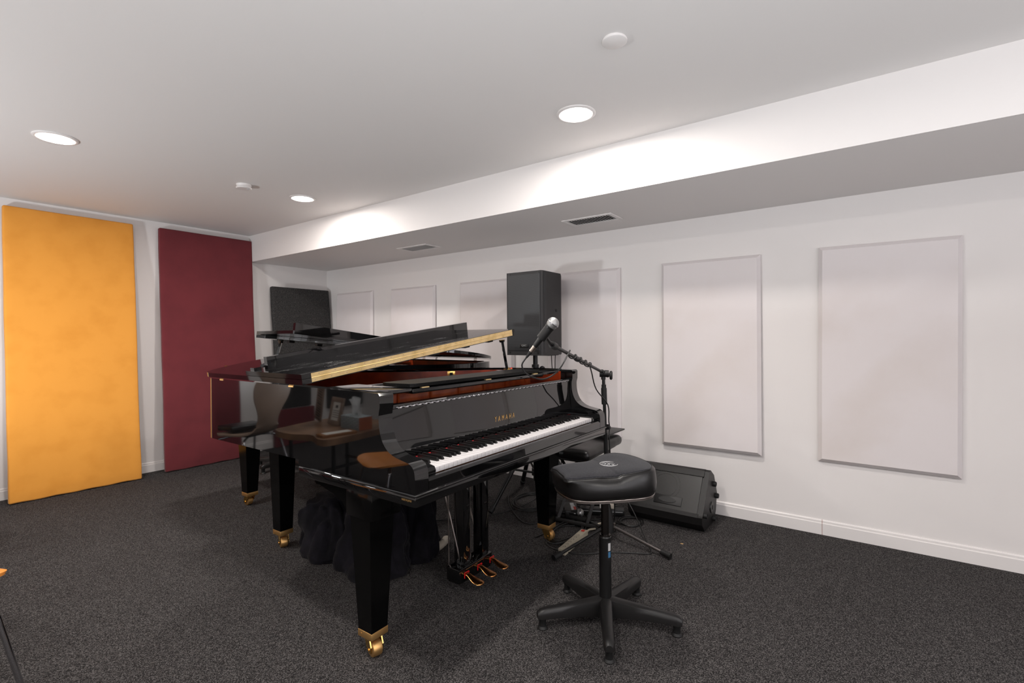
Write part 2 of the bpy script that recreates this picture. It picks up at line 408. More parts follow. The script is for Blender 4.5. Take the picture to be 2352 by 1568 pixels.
# ------------------------------------------------------------------ leaning fabric panels
def lean_panel(name, label, m, x0, x1, ybot, ytop, ztop, th=.045, bow=.006, group=None):
    L_ = math.hypot(ztop, ytop - ybot); ang = math.atan2(ytop - ybot, ztop)
    bm = BM(); W_ = x1 - x0
    box(bm, 0, W_, 0, th, 0, L_, .012, 3)
    # soft wavy edges of stretched cloth
    es = [e for e in bm.edges if e.calc_length() > .3]
    bmesh.ops.subdivide_edges(bm, edges=es, cuts=24, use_grid_fill=True)
    for v in bm.verts:
        ed = 1 if (v.co.x < .02 or v.co.x > W_ - .02) else 0
        v.co.x += ed * bow * .6 * noise.noise(Vector((v.co.z * 3.1, x0 * 5 + (v.co.x > .2) * 9, .3)))
        v.co.y -= bow * .4 * noise.noise(Vector((v.co.x * 4, v.co.z * 3, x0)))
        if v.co.z < .02: v.co.z += .002 * math.sin(v.co.x * 30)
    bm.transform(Matrix.Rotation(-ang, 4, 'X'))
    zmin = min(v.co.z for v in bm.verts)
    o = obj(name, bm, m, loc=(x0, ybot, -zmin + .0005), sharp=60)
    return tag(o, label, 'acoustic panel', group)
G = 'tall fabric acoustic panels leaning on the left wall'
lean_panel('acoustic_panel', 'tall bright yellow fabric acoustic panel leaning on the wall at the left edge', YEL, .737, 1.548, 5.058, 5.226, 2.21, group=G)
lean_panel('acoustic_panel', 'tall dark maroon fabric acoustic panel leaning on the wall beside the yellow one', MAR, 1.742, 2.575, 5.108, 5.228, 2.216, group=G)
lean_panel('acoustic_panel', 'tall maroon fabric acoustic panel left of the yellow one, seen only in the piano side', MAR, -.29, .5, 5.1, 5.228, 2.21, group=G)
lean_panel('acoustic_panel', 'lower charcoal felt acoustic panel leaning in the corner behind the pianos', CHAR, 2.765, 3.455, 5.03, 5.19, 1.757, th=.05, bow=.012)
def wall_panel(label, y0, y1, z0, z1, rx=0, tilt=0):
    th = .032; bm = BM(); ins = .02; hy, hz = (y1 - y0) / 2, (z1 - z0) / 2
    rings = [(0, hy, hz), (-.012, hy, hz), (-th, hy - ins, hz - ins)]
    R_ = [[bm.verts.new((x, s * a, t_ * b)) for s, t_ in ((-1, -1), (1, -1), (1, 1), (-1, 1))] for x, a, b in rings]
    for A, B in zip(R_, R_[1:]):
        for i in range(4): bm.faces.new((A[i], A[(i + 1) % 4], B[(i + 1) % 4], B[i]))
    bm.faces.new(R_[0]); bm.faces.new(R_[-1])
    bm.transform(Matrix.Rotation(math.radians(rx), 4, 'X') @ Matrix.Rotation(math.radians(tilt), 4, 'Y'))
    o = obj('wall_acoustic_panel', bm, PANELW, loc=(X0 - .001 - math.sin(math.radians(abs(tilt))) * hz, (y0 + y1) / 2, (z0 + z1) / 2), sharp=10)
    return tag(o, label, 'acoustic panel', 'white bevelled acoustic panels on the right wall')
wall_panel('white bevelled wall panel farthest right, nearest the camera', -.392, .250, .437, 1.716, rx=.45)
wall_panel('white bevelled wall panel above and right of the floor monitor', .560, 1.198, .43, 1.713, tilt=.7)
wall_panel('white bevelled wall panel directly behind the loudspeaker and mic boom', 1.515, 2.155, .436, 1.713)
wall_panel('white bevelled wall panel just left of the loudspeaker, cut off by the lid', 2.50, 3.125, .436, 1.712)
wall_panel('white bevelled wall panel, second from the far room corner', 3.45, 4.10, .436, 1.713, tilt=1.0)
wall_panel('white bevelled wall panel nearest the far room corner', 4.405, 5.055, .436, 1.718, tilt=.9)
wall_panel('white bevelled wall panel behind the camera, seen only in the fallboard', -1.36, -.70, .436, 1.716)

# ------------------------------------------------------------------ grand pianos
O1 = (1.1105, 1.2016, 0); TH = .0116
piano = thing('grand_piano', 'glossy black grand piano in front, keyboard and bass side towards the camera', 'grand piano', O1, TH, 'two nested black grand pianos')
W_ = 1.46
OUT = [(0, .25), (0, .6), (0, 1.0), (0, 1.30), (.0, 1.40), (.006, 1.455), (.035, 1.497), (.12, 1.552), (.24, 1.596), (.34, 1.612), (.44, 1.608), (.54, 1.578), (.63, 1.52), (.70, 1.44), (.76, 1.34), (.82, 1.23), (.90, 1.11), (1.00, 1.00), (1.12, .905), (1.25, .82), (1.36, .725), (1.43, .61), (1.457, .48), (1.46, .36), (1.46, .25)]
def resample(P, n=4):
    return [(v.x, v.y) for v in smooth_path([(a, b, 0) for a, b in P], n)]
OUTS = resample(OUT)
def offset(P, d):
    out = []
    for i, (x, y) in enumerate(P):
        a = P[max(i - 1, 0)]; b = P[min(i + 1, len(P) - 1)]
        tx, ty = b[0] - a[0], b[1] - a[1]; l = math.hypot(tx, ty) or 1
        out.append((x + ty / l * d, y - tx / l * d))      # right side of travel = inward
    return out
def ring(bm, outer, inner, z0, z1):
    n = len(outer)
    V = [[bm.verts.new((p[0], p[1], z)) for p in P] for P, z in ((outer, z0), (outer, z1), (inner, z1), (inner, z0))]
    for k in range(4):
        A, B = V[k], V[(k + 1) % 4]
        for i in range(n - 1): bm.faces.new((A[i], A[i + 1], B[i + 1], B[i]))
    bm.faces.new([V[k][0] for k in range(4)]); bm.faces.new([V[k][-1] for k in (3, 2, 1, 0)])
INN = offset(OUTS, .045)
bm = BM(); ring(bm, OUTS, INN, .71, 1.006)
box(bm, 0, .045, .25, .672, .678, .71); box(bm, W_ - .045, W_, .25, .6, .678, .71)
obj('rim', bm, LACQ, piano, 25)
bm = BM(); ring(bm, offset(OUTS, .0452), offset(OUTS, .049), .74, .994); obj('inner_rim', bm, MAHOG, piano, 25)
BOT = offset(OUTS, .02)
bm = BM(); prism(bm, BOT, XY, .725, .74); obj('soundboard', bm, SPRUCE, piano)
bm = BM(); prism(bm, [p for p in offset(OUTS, .055) if p[1] > .5], XY, .885, .905); pl = obj('iron_plate', bm, PLATE, piano)
bm = BM()
for i in range(110):
    p_ = .12 + i * 1.2 / 110
    for k in range(2): cyl(bm, (p_, .56 + k * .03 + (i % 2) * .012, .905), (p_, .56 + k * .03 + (i % 2) * .012, .935), .0033, seg=6)
tag(obj('tuning_pins', bm, STEEL, pl), 'rows of steel tuning pins', None, kind='stuff')
bm = BM(); box(bm, .05, W_ - .05, .47, .50, .76, .955, .003)
for i in range(7): box(bm, .14 + i * .2, .15 + i * .2, .462, .47, .80, .955)
obj('action_rail', bm, mat('orange_varnished_wood', 'd0642a', .35, spec=.5, coat=.3, var=(14, 'a8441a', .4, .7)), piano)  # downlight falling through the gap is put into this brighter orange
bm = BM(); box(bm, .05, W_ - .05, .22, .47, .70, .79); obj('action_shelf', bm, SPRUCE, piano)
# braces under the case
bm = BM()
for a, b in [((.15, .7), (.35, 1.5)), ((.45, .7), (.45, 1.52)), ((.85, .7), (.55, 1.45)), ((.1, .66), (1.36, .66))]:
    d = Vector((b[0] - a[0], b[1] - a[1], 0)); n_ = Vector((-d.y, d.x, 0)).normalized() * .03
    prism(bm, [(a[0] + n_.x, a[1] + n_.y), (b[0] + n_.x, b[1] + n_.y), (b[0] - n_.x, b[1] - n_.y), (a[0] - n_.x, a[1] - n_.y)], XY, .66, .725)
obj('under_brace', bm, LEGM, piano)
# key bed
bm = BM(); box(bm, 0, W_, -.002, .672, .642, .6775, .004, 3)
kb = obj('keybed', bm, LACQ, piano)
bm = BM()
tube(bm, [(-.002, .66, .681), (-.002, 0, .681), (-.002, -.003, .681), (W_ * .5, -.004, .681), (W_ + .002, -.004, .681), (W_ + .002, .6, .681)], .0045, 10)
obj('moulding', bm, LACQ, kb)
text_obj('origin_plate', 'MADE IN JAPAN', GOLDL, axes((-.0022, .038, .662), (0, -1, 0), (0, 0, 1)), .046, .0085, .0005, kb)
# arms
ARM = [(0, .682), (0, .735), (.003, .757), (.012, .773), (.028, .783), (.06, .789), (.095, .796), (.125, .808), (.15, .828), (.166, .855), (.176, .89), (.178, .93), (.172, .957), (.172, .998), (.18, 1.006), (.25, 1.006), (.25, .682)]
ARMS = [ARM[0]] + [(v.x, v.y) for v in smooth_path([(a, b, 0) for a, b in ARM[1:13]], 4)] + ARM[13:]
for nm, a, b in (('arm', 0, .062), ('arm', W_ - .062, W_)):
    bm = BM(); prism(bm, ARMS, YZ, a, b); bevel_all(bm, .0025, 2, 40); obj(nm, bm, LACQ, piano, 25)
# fallboard, key blocks, keyslip
FB = [(.184, .754), (.1840, .790), (.1865, .83), (.192, .90), (.191, .940), (.185, .944), (.185, .952), (.19, .956), (.225, .956), (.225, .944), (.21, .940), (.204, .754)]
bm = BM(); prism(bm, FB, YZ, .066, W_ - .066); bevel_all(bm, .001, 1, 40); fb = obj('fallboard', bm, LACQ, piano, 25)
bm = BM()
n = 40
for i in range(n):
    l = (W_ - .17) / n; a = .085 + i * l
    for k, ang in ((0, 11), (.5, -11)):
        mx = Matrix.Rotation(math.radians(ang), 3, 'Y')
        lathe(bm, [(0, -l * .30), (.0024, -l * .2), (.0034, 0), (.0024, l * .2), (0, l * .30)], (a + l * (.25 + k), .1835, .9455), mx @ Vector((1, 0, 0)), 8)
obj('fallboard_hinge', bm, CHROME, fb)  # row of small tilted chrome spindles along the fallboard lip
text_obj('lettering', 'YAMAHA', GOLDL, axes((.752, .1852, .8205), (1, 0, 0), (0, 0, 1)), .158, .0235, .0007, fb, 1.95)
for a, b, s in ((.064, .117, 1), (W_ - .117, W_ - .064, -1)):
    bm = BM(); prism(bm, [(.022, .684), (.019, .74), (.026, .752), (.05, .756), (.188, .760), (.188, .684)], YZ, a, b); bevel_all(bm, .003, 3, 40)
    kbk = obj('key_block', bm, LACQ, piano, 30)
    bm = BM(); prism(bm, [(.06, .752), (.062, .772), (.085, .782), (.186, .786), (.186, .752)], YZ, a if s > 0 else b - .026, a + .026 if s > 0 else b); bevel_all(bm, .004, 3, 40)
    obj('block_ledge', bm, LACQ, kbk, 30)
bm = BM(); prism(bm, [(.0, .682), (.0, .716), (.006, .726), (.016, .7275), (.019, .722), (.019, .682)], YZ, .064, W_ - .064); bevel_all(bm, .0015, 2, 40)
obj('keyslip', bm, LACQ, piano, 25)
bm = BM(); box(bm, .117, W_ - .117, .05, .2, .684, .726); obj('key_frame', bm, SPRUCE, piano)
bm = BM(); box(bm, .117, W_ - .117, .1775, .1835, .745, .7525, .001); obj('key_felt', bm, REDF, piano)
# keys
K0, KW = .119, 1.222 / 52
bm = BM(); box(bm, .0004, KW - .0006, .024, .176, .7285, .7475, .0012, 2)
wk = obj('white_key', bm, WKEY, piano, 30); wk.location = (K0, 0, 0)
bm = BM()
A = [bm.verts.new(v) for v in [(-.0058, .075, .7465), (.0058, .075, .7465), (.0058, .178, .7465), (-.0058, .178, .7465)]]
B = [bm.verts.new(v) for v in [(-.0046, .0815, .7595), (.0046, .0815, .7595), (.0046, .178, .7605), (-.0046, .178, .7605)]]
for i in range(4): bm.faces.new((A[i], A[(i + 1) % 4], B[(i + 1) % 4], B[i]))
bm.faces.new(A[::-1]); bm.faces.new(B); bevel_all(bm, .0012, 2)
bk = obj('black_key', bm, BKEY, piano, 30)
first = True
for i in range(52):
    if i:
        c = wk.copy(); COL.objects.link(c); c.parent = piano; c.location = (K0 + i * KW, 0, 0)
    nte = 'ABCDEFG'[i % 7]
    if nte in 'ACDFG' and i < 51:
        dx = {'A': .002, 'C': -.002, 'D': .002, 'F': -.003, 'G': 0}[nte]
        if first: c = bk; first = False
        else: c = bk.copy(); COL.objects.link(c); c.parent = piano
        c.location = (K0 + (i + 1) * KW + dx, 0, 0)
# music desk folded flat
bm = BM()
box(bm, .066, .236, .262, .60, .984, .999, .003); obj('desk_shelf', bm, LACQ, piano)
bm = BM(); box(bm, W_ - .236, W_ - .066, .262, .60, .984, .999, .003); obj('desk_shelf', bm, LACQ, piano)
bm = BM(); box(bm, .239, W_ - .239, .262, .58, .976, .994, .003); obj('desk_tray', bm, LACQ, piano)
bm = BM()
dk = [(.245, .285), (.262, .275), (W_ - .262, .275), (W_ - .245, .285), (W_ - .225, .40), (W_ - .24, .44), (.24, .44), (.225, .40)]
prism(bm, dk, XY, 1.000, 1.014); bevel_all(bm, .003, 2, 40)
md = obj('music_desk', bm, DESKM, piano)
bm = BM()
for p_ in (.30, .72, 1.14): box(bm, p_, p_ + .04, .270, .285, .994, .9975)
obj('desk_hinge', bm, HINGEM, md)
# lid
PH = math.atan2(.194, 1.47)
def LD(p, q, h):
    return Vector((-.01 + (p + .01) * math.cos(PH) - h * math.sin(PH), q, 1.0135 + (p + .01) * math.sin(PH) + h * math.cos(PH)))
LO = offset(OUTS, -.012)
lo2 = [p for p in LO if p[1] > .64]
lidpoly = [(-.012, .62)] + lo2 + [(1.472, .62)]
bm = BM(); prism(bm, lidpoly, LD, 0, .021); bevel_all(bm, .002, 2, 50); lid = obj('lid', bm, LACQ, piano, 25)
flap = [(-.012, .62), (-.012, 1.058), (-.006, 1.064), (1.466, 1.064), (1.472, 1.058), (1.472, .62)]
bm = BM(); prism(bm, flap, LD, .0225, .0425); bevel_all(bm, .002, 2, 50); obj('lid_flap', bm, DUSTY, lid, 25)
bm = BM(); prism(bm, [(.045, .972), (.045, .998), (1.425, .998), (1.425, .972)], LD, .0425, .098); bevel_all(bm, .0025, 2, 50); obj('lid_lip', bm, LACQ, lid, 25)
bm = BM(); prism(bm, [(-.004, .998), (-.004, 1.03), (.03, 1.03), (.03, .998)], LD, .0425, .056); bevel_all(bm, .005, 3, 50); obj('lip_end_pad', bm, LACQ, lid, 25)
bm = BM()
prism(bm, [(.03, .6185), (.03, .62), (1.445, .62), (1.445, .6185)], LD, .004, .0205)
prism(bm, [(.03, .6185), (.03, .62), (1.445, .62), (1.445, .6185)], LD, .0235, .0405)
cyl(bm, LD(.03, .6185, .022), LD(1.445, .6185, .022), .0014, seg=8)
obj('brass_hinge', bm, HINGEM, lid)
bm = BM()
for i in range(19):
    for h in (.011, .034):
        c = LD(.045 + i * .0765 + (.02 if h > .02 else 0), .6188, h)
        lathe(bm, [(0, -.0012), (.0012, -.001), (.0021, 0)], c, (0, 1, 0), 8)
obj('hinge_screw', bm, STEEL, lid)
for p_ in (.75, 1.0, 1.22):
    bm = BM(); prism(bm, [(p_, .635), (p_, .665), (p_ + .04, .665), (p_ + .04, .635)], LD, -.009, 0); bevel_all(bm, .003, 2, 50); obj('lid_bumper', bm, RUB, lid)
# prop stick
bm = BM(); top = LD(1.27, .575, 0); cyl(bm, (1.312, .575, .995), top, .0105, .0105, 4); cyl(bm, LD(1.27, .575, -.014), top, .015, .019, 10)
pr = obj('lid_prop', bm, LACQ, piano)
bm = BM(); box(bm, 1.30, 1.35, .56, .595, .985, 1.004, .003); cyl(bm, (1.325, .577, 1.004), (1.325, .577, 1.012), .008, seg=10); obj('prop_hinge', bm, BRASS, pr)
bm = BM(); cyl(bm, (1.345, .575, 1.0), (1.36, .575, 1.006), .005, seg=8); obj('prop_catch', bm, REDF, pr)
# butterfly hinges along the bass side, lock plate on the inner rim
for q_ in (.70, 1.30):
    bm = BM(); box(bm, -.002, -.0002, q_ + .005, q_ + .04, 1.000, 1.006); cyl(bm, (-.003, q_, 1.009), (-.003, q_ + .03, 1.009), .002, seg=8); obj('lid_hinge', bm, SATIN, piano)
bm = BM(); mx = Matrix.Translation((1.112, .853, .975)) @ Matrix.Rotation(math.radians(-38), 4, 'Z')
box(bm, -.024, .024, -.004, .001, -.018, .018, .001, mx=mx); lp = obj('catch_plate', bm, BRASS, piano)
bm = BM(); box(bm, -.010, .010, -.0048, -.0038, -.009, .009, mx=mx); obj('catch_hole', bm, DARK, lp)
# legs
def leg(cx, cy, ztop, head):
    bm = BM(); a, b = .057, .0375
    if head:
        A = [bm.verts.new((cx + s * b, cy + t_ * b, .098)) for s, t_ in ((-1, -1), (1, -1), (1, 1), (-1, 1))]
        B = [bm.verts.new((cx + s * a, cy + t_ * a, .535)) for s, t_ in ((-1, -1), (1, -1), (1, 1), (-1, 1))]
        for i in range(4): bm.faces.new((A[i], A[(i + 1) % 4], B[(i + 1) % 4], B[i]))
        bm.faces.new(A[::-1]); bm.faces.new(B)
        box(bm, cx - .068, cx + .068, cy - .085, cy + .068, .533, .642, .006)
        sgn = 1
        prism(bm, [(cy + .06, .642), (cy + .27, .642), (cy + .24, .612), (cy + .16, .595), (cy + .10, .572), (cy + .075, .54), (cy + .06, .535)], YZ, cx - .06, cx - .02)
    else:
        A = [bm.verts.new((cx + s * b, cy + t_ * b, .098)) for s, t_ in ((-1, -1), (1, -1), (1, 1), (-1, 1))]
        B = [bm.verts.new((cx + s * a, cy + t_ * a, ztop)) for s, t_ in ((-1, -1), (1, -1), (1, 1), (-1, 1))]
        for i in range(4): bm.faces.new((A[i], A[(i + 1) % 4], B[(i + 1) % 4], B[i]))
        bm.faces.new(A[::-1]); bm.faces.new(B)
    lg = obj('leg', bm, LEGM, piano, 25)
    bm = BM(); e = .0395; box(bm, cx - e, cx + e, cy - e, cy + e, .074, .1, .0015)
    cyl(bm, (cx - e, cy + .02, .088), (cx - e - .001, cy + .02, .088), .003, seg=8)
    obj('ferrule', bm, SATIN, lg, 25)
    return lg
def caster(lg, cx, cy, ang):
    d = Vector((math.cos(ang), math.sin(ang), 0)); s = Vector((-d.y, d.x, 0)); c = Vector((cx, cy, 0)) + d * .018
    bm = BM(); cyl(bm, (cx, cy, .064), (cx, cy, .076), .022, seg=16)
    for k in (-1, 1):
        o_ = s * (.0235 * k)
        pts = [(-.020, .066), (.022, .070), (.036, .044), (.032, .022), (.014, .018), (-.008, .040)]
        A, B = [], []
        for px, pz in pts:
            A.append(bm.verts.new(Vector((cx, cy, 0)) + d * px + o_ + s * .0025 + Vector((0, 0, pz))))
            B.append(bm.verts.new(Vector((cx, cy, 0)) + d * px + o_ - s * .0025 + Vector((0, 0, pz))))
        for i in range(6): bm.faces.new((A[i], A[(i + 1) % 6], B[(i + 1) % 6], B[i]))
        bm.faces.new(A[::-1]); bm.faces.new(B)
    q = Vector((cx, cy, .066)) - d * .006
    cyl(bm, q + s * .026, q - s * .026, .007, seg=8)
    cyl(bm, c + s * .029 + Vector((0, 0, .030)), c - s * .029 + Vector((0, 0, .030)), .005, seg=10)
    obj('caster_fork', bm, BRASS, lg, 35)
    bm = BM(); w0 = c + Vector((0, 0, .0302))
    lathe(bm, [(0, -.0195), (.024, -.0195), (.0285, -.017), (.030, -.012), (.030, .012), (.0285, .017), (.024, .0195), (0, .0195)], w0, s, 28)
    obj('caster_wheel', bm, SATIN, lg, 35)
L1 = leg(.095, .334, .642, True); caster(L1, .095, .334, math.radians(-105))
L2 = leg(W_ - .095, .334, .642, True); caster(L2, W_ - .095, .334, math.radians(-85))
L3 = leg(.43, 1.548, .727, False); caster(L3, .43, 1.548, math.radians(-110))
# pedal lyre
bm = BM(); box(bm, .612, .862, .354, .435, .042, .104, .003); box(bm, .618, .856, .36, .43, .034, .042); ly = obj('pedal_box', bm, LACQ, piano, 25)
for p_ in (.684, .828):
    bm = BM(); box(bm, p_ - .025, p_ + .025, .368, .428, .104, .642, .003); obj('lyre_post', bm, LACQ, ly, 25)
bm = BM(); box(bm, .655, .86, .35, .445, .612, .6425, .003); obj('lyre_head', bm, LEGM, ly)
bm = BM(); cyl(bm, (.665, .39, .104), (.62, .52, .66), .0045, seg=8); cyl(bm, (.845, .42, .104), (.87, .62, .66), .0045, seg=8); obj('lyre_brace', bm, STEEL, ly)
for p_ in (.64, .745, .80):
    bm = BM(); cyl(bm, (p_, .446, .06), (p_, .446, .65), .003, seg=8); obj('pedal_rod', bm, STEEL, ly)
def pedal_bm(p_):
    bm = BM(); S = [(.356, .013, .078, .007), (.335, .013, .082, .007), (.315, .0145, .079, .007), (.298, .0185, .072, .007), (.280, .0235, .066, .0075), (.262, .0265, .063, .0075), (.247, .0245, .061, .0065), (.238, .017, .060, .005), (.234, .005, .060, .003)]
    R_ = []
    for q_, hw, z, hh in S:
        R_.append([bm.verts.new((p_ + hw * math.cos(2 * PI * k / 14), q_ + .006, z + hh * math.sin(2 * PI * k / 14))) for k in range(14)])
    for A, B in zip(R_, R_[1:]):
        for k in range(14): bm.faces.new((A[k], A[(k + 1) % 14], B[(k + 1) % 14], B[k]))
    bm.faces.new(R_[0]); bm.faces.new(R_[-1]); return bm
for p_ in (.645, .742, .838):
    obj('pedal', pedal_bm(p_), BRONZE, ly, 50)
    bm = BM(); q_ = .335
    box(bm, p_ - .0165, p_ - .0145, q_, q_ + .003, .066, .0925); box(bm, p_ + .0145, p_ + .0165, q_, q_ + .003, .084, .0925); box(bm, p_ - .0165, p_ + .0165, q_, q_ + .003, .0905, .0925)
    obj('pedal_clip', bm, mat('bright_red_plastic', 'd8141a', .4), ly)
# second piano nested the other way round
p2 = copy_tree(piano, ('white_key', 'black_key', 'key_felt', 'lettering', 'fallboard_hinge', 'origin_plate'))
p2.location = (3.118, 3.972, 0); p2.rotation_euler = (0, 0, TH + PI)
p2['label'] = 'glossy black grand piano behind, turned end for end, nearer the wall'

# ------------------------------------------------------------------ loudspeaker and its stand
t = thing('loudspeaker', 'tall black loudspeaker raised on a pole stand by the white wall', 'loudspeaker', (2.96, 2.043, 1.063))
sec = [(0, -.15), (0, .15), (.012, .16), (.05, .16), (.27, .155), (.40, .085), (.41, .07), (.41, -.07), (.40, -.085), (.27, -.155), (.05, -.16), (.012, -.16)]
bm = BM(); prism(bm, sec, XY, 0, .61); bevel_all(bm, .006, 2, 40); obj('cabinet', bm, SPKM, t, 30)
bm = BM(); prism(bm, [(-.004, -.14), (-.004, .14), (.001, .146), (.004, .146), (.004, -.146), (.001, -.146)], XY, .035, .59); obj('grille', bm, GRILL1, t, 25, uv=((0, 1, 0), (0, 0, 1)))
bm = BM(); prism(bm, [(-.0045, -.1465), (.03, -.1635), (.055, -.164), (.055, -.1605), (.03, -.1605), (.0, -.143)], XY, .02, .60); obj('side_grille', bm, GRILL1, t, 25, uv=((.8, -.6, 0), (0, 0, 1)))
bm = BM()
for y in (-.125, .125):
    for z in (.02, .598): lathe(bm, [(0, 0), (.008, 0), (.009, .004), (0, .004)], (-.0015, y, z), (1, 0, 0), 12)
obj('bolt', bm, MATTE, t)
bm = BM(); box(bm, -.006, -.004, -.045, .03, .055, .083, .0008); bd = obj('badge', bm, MATTE, t)
text_obj('badge_lettering', 'QSC', GREYL, axes((-.0062, -.005, .071), (0, -1, 0), (0, 0, 1)), .045, .013, .0005, bd)
bm = BM(); lathe(bm, [(0, 0), (.012, 0), (.012, .002), (0, .002)], (.2, -.1585, .33), (0, 1, 0), 14); obj('side_recess', bm, DARK, t)
bm = BM(); box(bm, .26, .40, -.06, .06, -.012, .001, .004); obj('foot_pad', bm, RUB, t)
st = thing('speaker_stand', 'black tripod pole stand holding up the loudspeaker', 'speaker stand', (3.10, 2.035, 0))
bm = BM(); cyl(bm, (0, 0, .85), (0, 0, 1.0625), .0175, seg=20); cyl(bm, (0, 0, .12), (0, 0, .87), .021, seg=20); obj('pole', bm, MATTE, st)
bm = BM(); cyl(bm, (0, 0, .90), (0, 0, .99), .027, seg=20); cyl(bm, (0, 0, .885), (0, 0, .90), .034, seg=20); obj('collar', bm, MATTE, st)
bm = BM(); cyl(bm, (0, -.02, .955), (-.012, -.075, .955), .008, seg=10); lathe(bm, [(0, 0), (.024, 0), (.027, .008), (.024, .018), (0, .018)], (-.012, -.06, .955), (-.2, -1, 0), 16); obj('locking_knob', bm, MATTE, st)
bm = BM(); cyl(bm, (0, 0, .46), (0, 0, .52), .034, seg=16); cyl(bm, (0, 0, .16), (0, 0, .21), .034, seg=16); obj('hub', bm, MATTE, st)
for a in (175, 295, 55):
    a = math.radians(a); d = Vector((math.cos(a), math.sin(a), 0)); R_ = .50 if a > 3 and a < 4 else .30
    bm = BM(); cyl(bm, d * .034 + Vector((0, 0, .49)), d * R_ + Vector((0, 0, .018)), .0165, seg=14); lg = obj('leg', bm, MATTE, st)
    bm = BM(); cyl(bm, d * (R_ - .022) + Vector((0, 0, .040)), d * (R_ + .005) + Vector((0, 0, .0165)), .0205, .019, 14); obj('rubber_foot', bm, RUB, lg)
    bm = BM(); cyl(bm, d * .034 + Vector((0, 0, .185)), d * (R_ * .55) + Vector((0, 0, .26)), .008, seg=8); obj('brace', bm, MATTE, st)
def cable(label, pts, r=.0035, n=8, m=CABLE, name='cable', group='loose black cables'):
    bm = BM(); tube(bm, smooth_path(pts, n), r, 8)
    return tag(obj(name, bm, m, sharp=60), label, 'cable', group)
cable('thin black lead hanging from the loudspeaker back, the left one of two', [(3.32, 2.02, 1.09), (3.30, 2.015, 1.055), (3.30, 2.012, .98), (3.30, 2.00, .83), (3.29, 2.0, .4), (3.25, 2.0, .06), (3.2, 1.96, .005), (3.1, 1.90, .005), (3.0, 1.84, .005)])
cable('thin black lead hanging from the loudspeaker back, the right one of two', [(3.32, 1.99, 1.09), (3.30, 1.98, 1.055), (3.30, 1.983, .98), (3.30, 1.98, .83), (3.31, 1.95, .4), (3.3, 1.92, .06), (3.28, 1.88, .005), (3.2, 1.8, .005)])
# ------------------------------------------------------------------ microphone on boom stand
def microphone(label, tail, head, xlr=True, dark=True):
    tail, head = Vector(tail), Vector(head); ax = (head - tail).normalized(); L_ = (head - tail).length
    t = thing('microphone', label, 'microphone', tail)
    Z = Vector((0, 0, 0))
    bm = BM(); lathe(bm, [(0, 0), (.0105, 0), (.0115, .004), (.0125, .03), (.0165, L_ * .55), (.0185, L_ - .052), (.0215, L_ - .047), (.0215, L_ - .040), (0, L_ - .040)], Z, ax, 24); obj('body', bm, MATTE, t)
    bm = BM(); pr_ = [(0, L_ - .041), (.0195, L_ - .041), (.0235, L_ - .034), (.0248, L_ - .022)]
    bandz = L_ - .022
    pr_ += [(.0255 * math.cos(a), bandz + .024 * math.sin(a)) for a in [i * PI / 2 / 7 for i in range(0, 7)]] + [(0, bandz + .024)]
    lathe(bm, pr_, Z, ax, 28); obj('grille_ball', bm, MICH, t, 60)
    bm = BM(); lathe(bm, [(.0249, L_ - .0245), (.0264, L_ - .0235), (.0264, L_ - .0205), (.0249, L_ - .0195)], Z, ax, 28); obj('grille_band', bm, CHROME, t)
    if xlr:
        bm = BM(); lathe(bm, [(0, -.028), (.0098, -.028), (.0100, .002), (0, .002)], Z, ax, 18); obj('connector', bm, mat('nickel', 'a89c92', .3, 1.), t)
        bm = BM(); lathe(bm, [(0, -.062), (.0045, -.062), (.0085, -.03), (.0085, -.027), (0, -.027)], Z, ax, 16); obj('strain_relief', bm, RUB, t)
    u, v = frame_from(ax); s = u if u.dot(Vector((-.6, -.8, .3))) > 0 else -u
    bm = BM(); c = ax * (L_ * .66) + s * .0165
    cyl(bm, c - ax * .007, c + ax * .007, .003, seg=8); obj('switch', bm, WHITEL, t)
    return t, ax
tail = Vector((1.742, 1.145, 1.158)); head = Vector((1.763, 1.052, 1.272))
mic, max_ = microphone('silver-headed vocal microphone clipped to the boom above the keyboard', tail, head)
ms = thing('microphone_stand', 'black tripod boom microphone stand between the piano and the stool', 'microphone stand', (2.697, 1.262, 0))
o_ = Vector(ms.location)
P = lambda *a: Vector(a) - o_
base_top = P(2.697, 1.262, .20); cl = P(2.645, 1.262, .98)
bm = BM(); cyl(bm, P(2.70, 1.262, .05), P(2.668, 1.262, .63), .0125, seg=18); obj('lower_tube', bm, MATTE, ms)
bm = BM(); cyl(bm, P(2.668, 1.262, .63), P(2.647, 1.262, .955), .0095, seg=16); obj('upper_tube', bm, MATTE, ms)
bm = BM(); cyl(bm, P(2.657, 1.262, .80), P(2.651, 1.262, .895), .0165, .0165, 18); cyl(bm, P(2.651, 1.262, .895), P(2.65, 1.262, .915), .0135, seg=16); obj('hand_grip', bm, RUB, ms)
bm = BM(); lathe(bm, [(0, 0), (.044, 0), (.042, .03), (.02, .13), (.0165, .155), (0, .155)], P(2.70, 1.262, .045), (-.05, 0, 1), 22); obj('hub', bm, PLAST, ms)
bdir = (P(1.787, 1.118, 1.172) - cl).normalized()
bm = BM(); cyl(bm, cl + Vector((0, 0, -.035)), cl + Vector((0, 0, .0)), .013, seg=14)
cyl(bm, cl + Vector((-.012, .018, 0)), cl + Vector((.012, -.03, 0)), .02, seg=18); cyl(bm, cl - bdir * .03 + Vector((0, 0, .006)), cl + bdir * .03 + Vector((0, 0, .006)), .0145, seg=16); obj('clutch', bm, PLAST, ms)
bm = BM(); lathe(bm, [(0, 0), (.022, 0), (.026, .005), (.026, .012), (.02, .016), (0, .016)], cl + Vector((.018, -.032, -.01)), (.4, -1, 0), 18); obj('clutch_knob', bm, RUB, ms)
up_ = Vector((0, 0, .006))
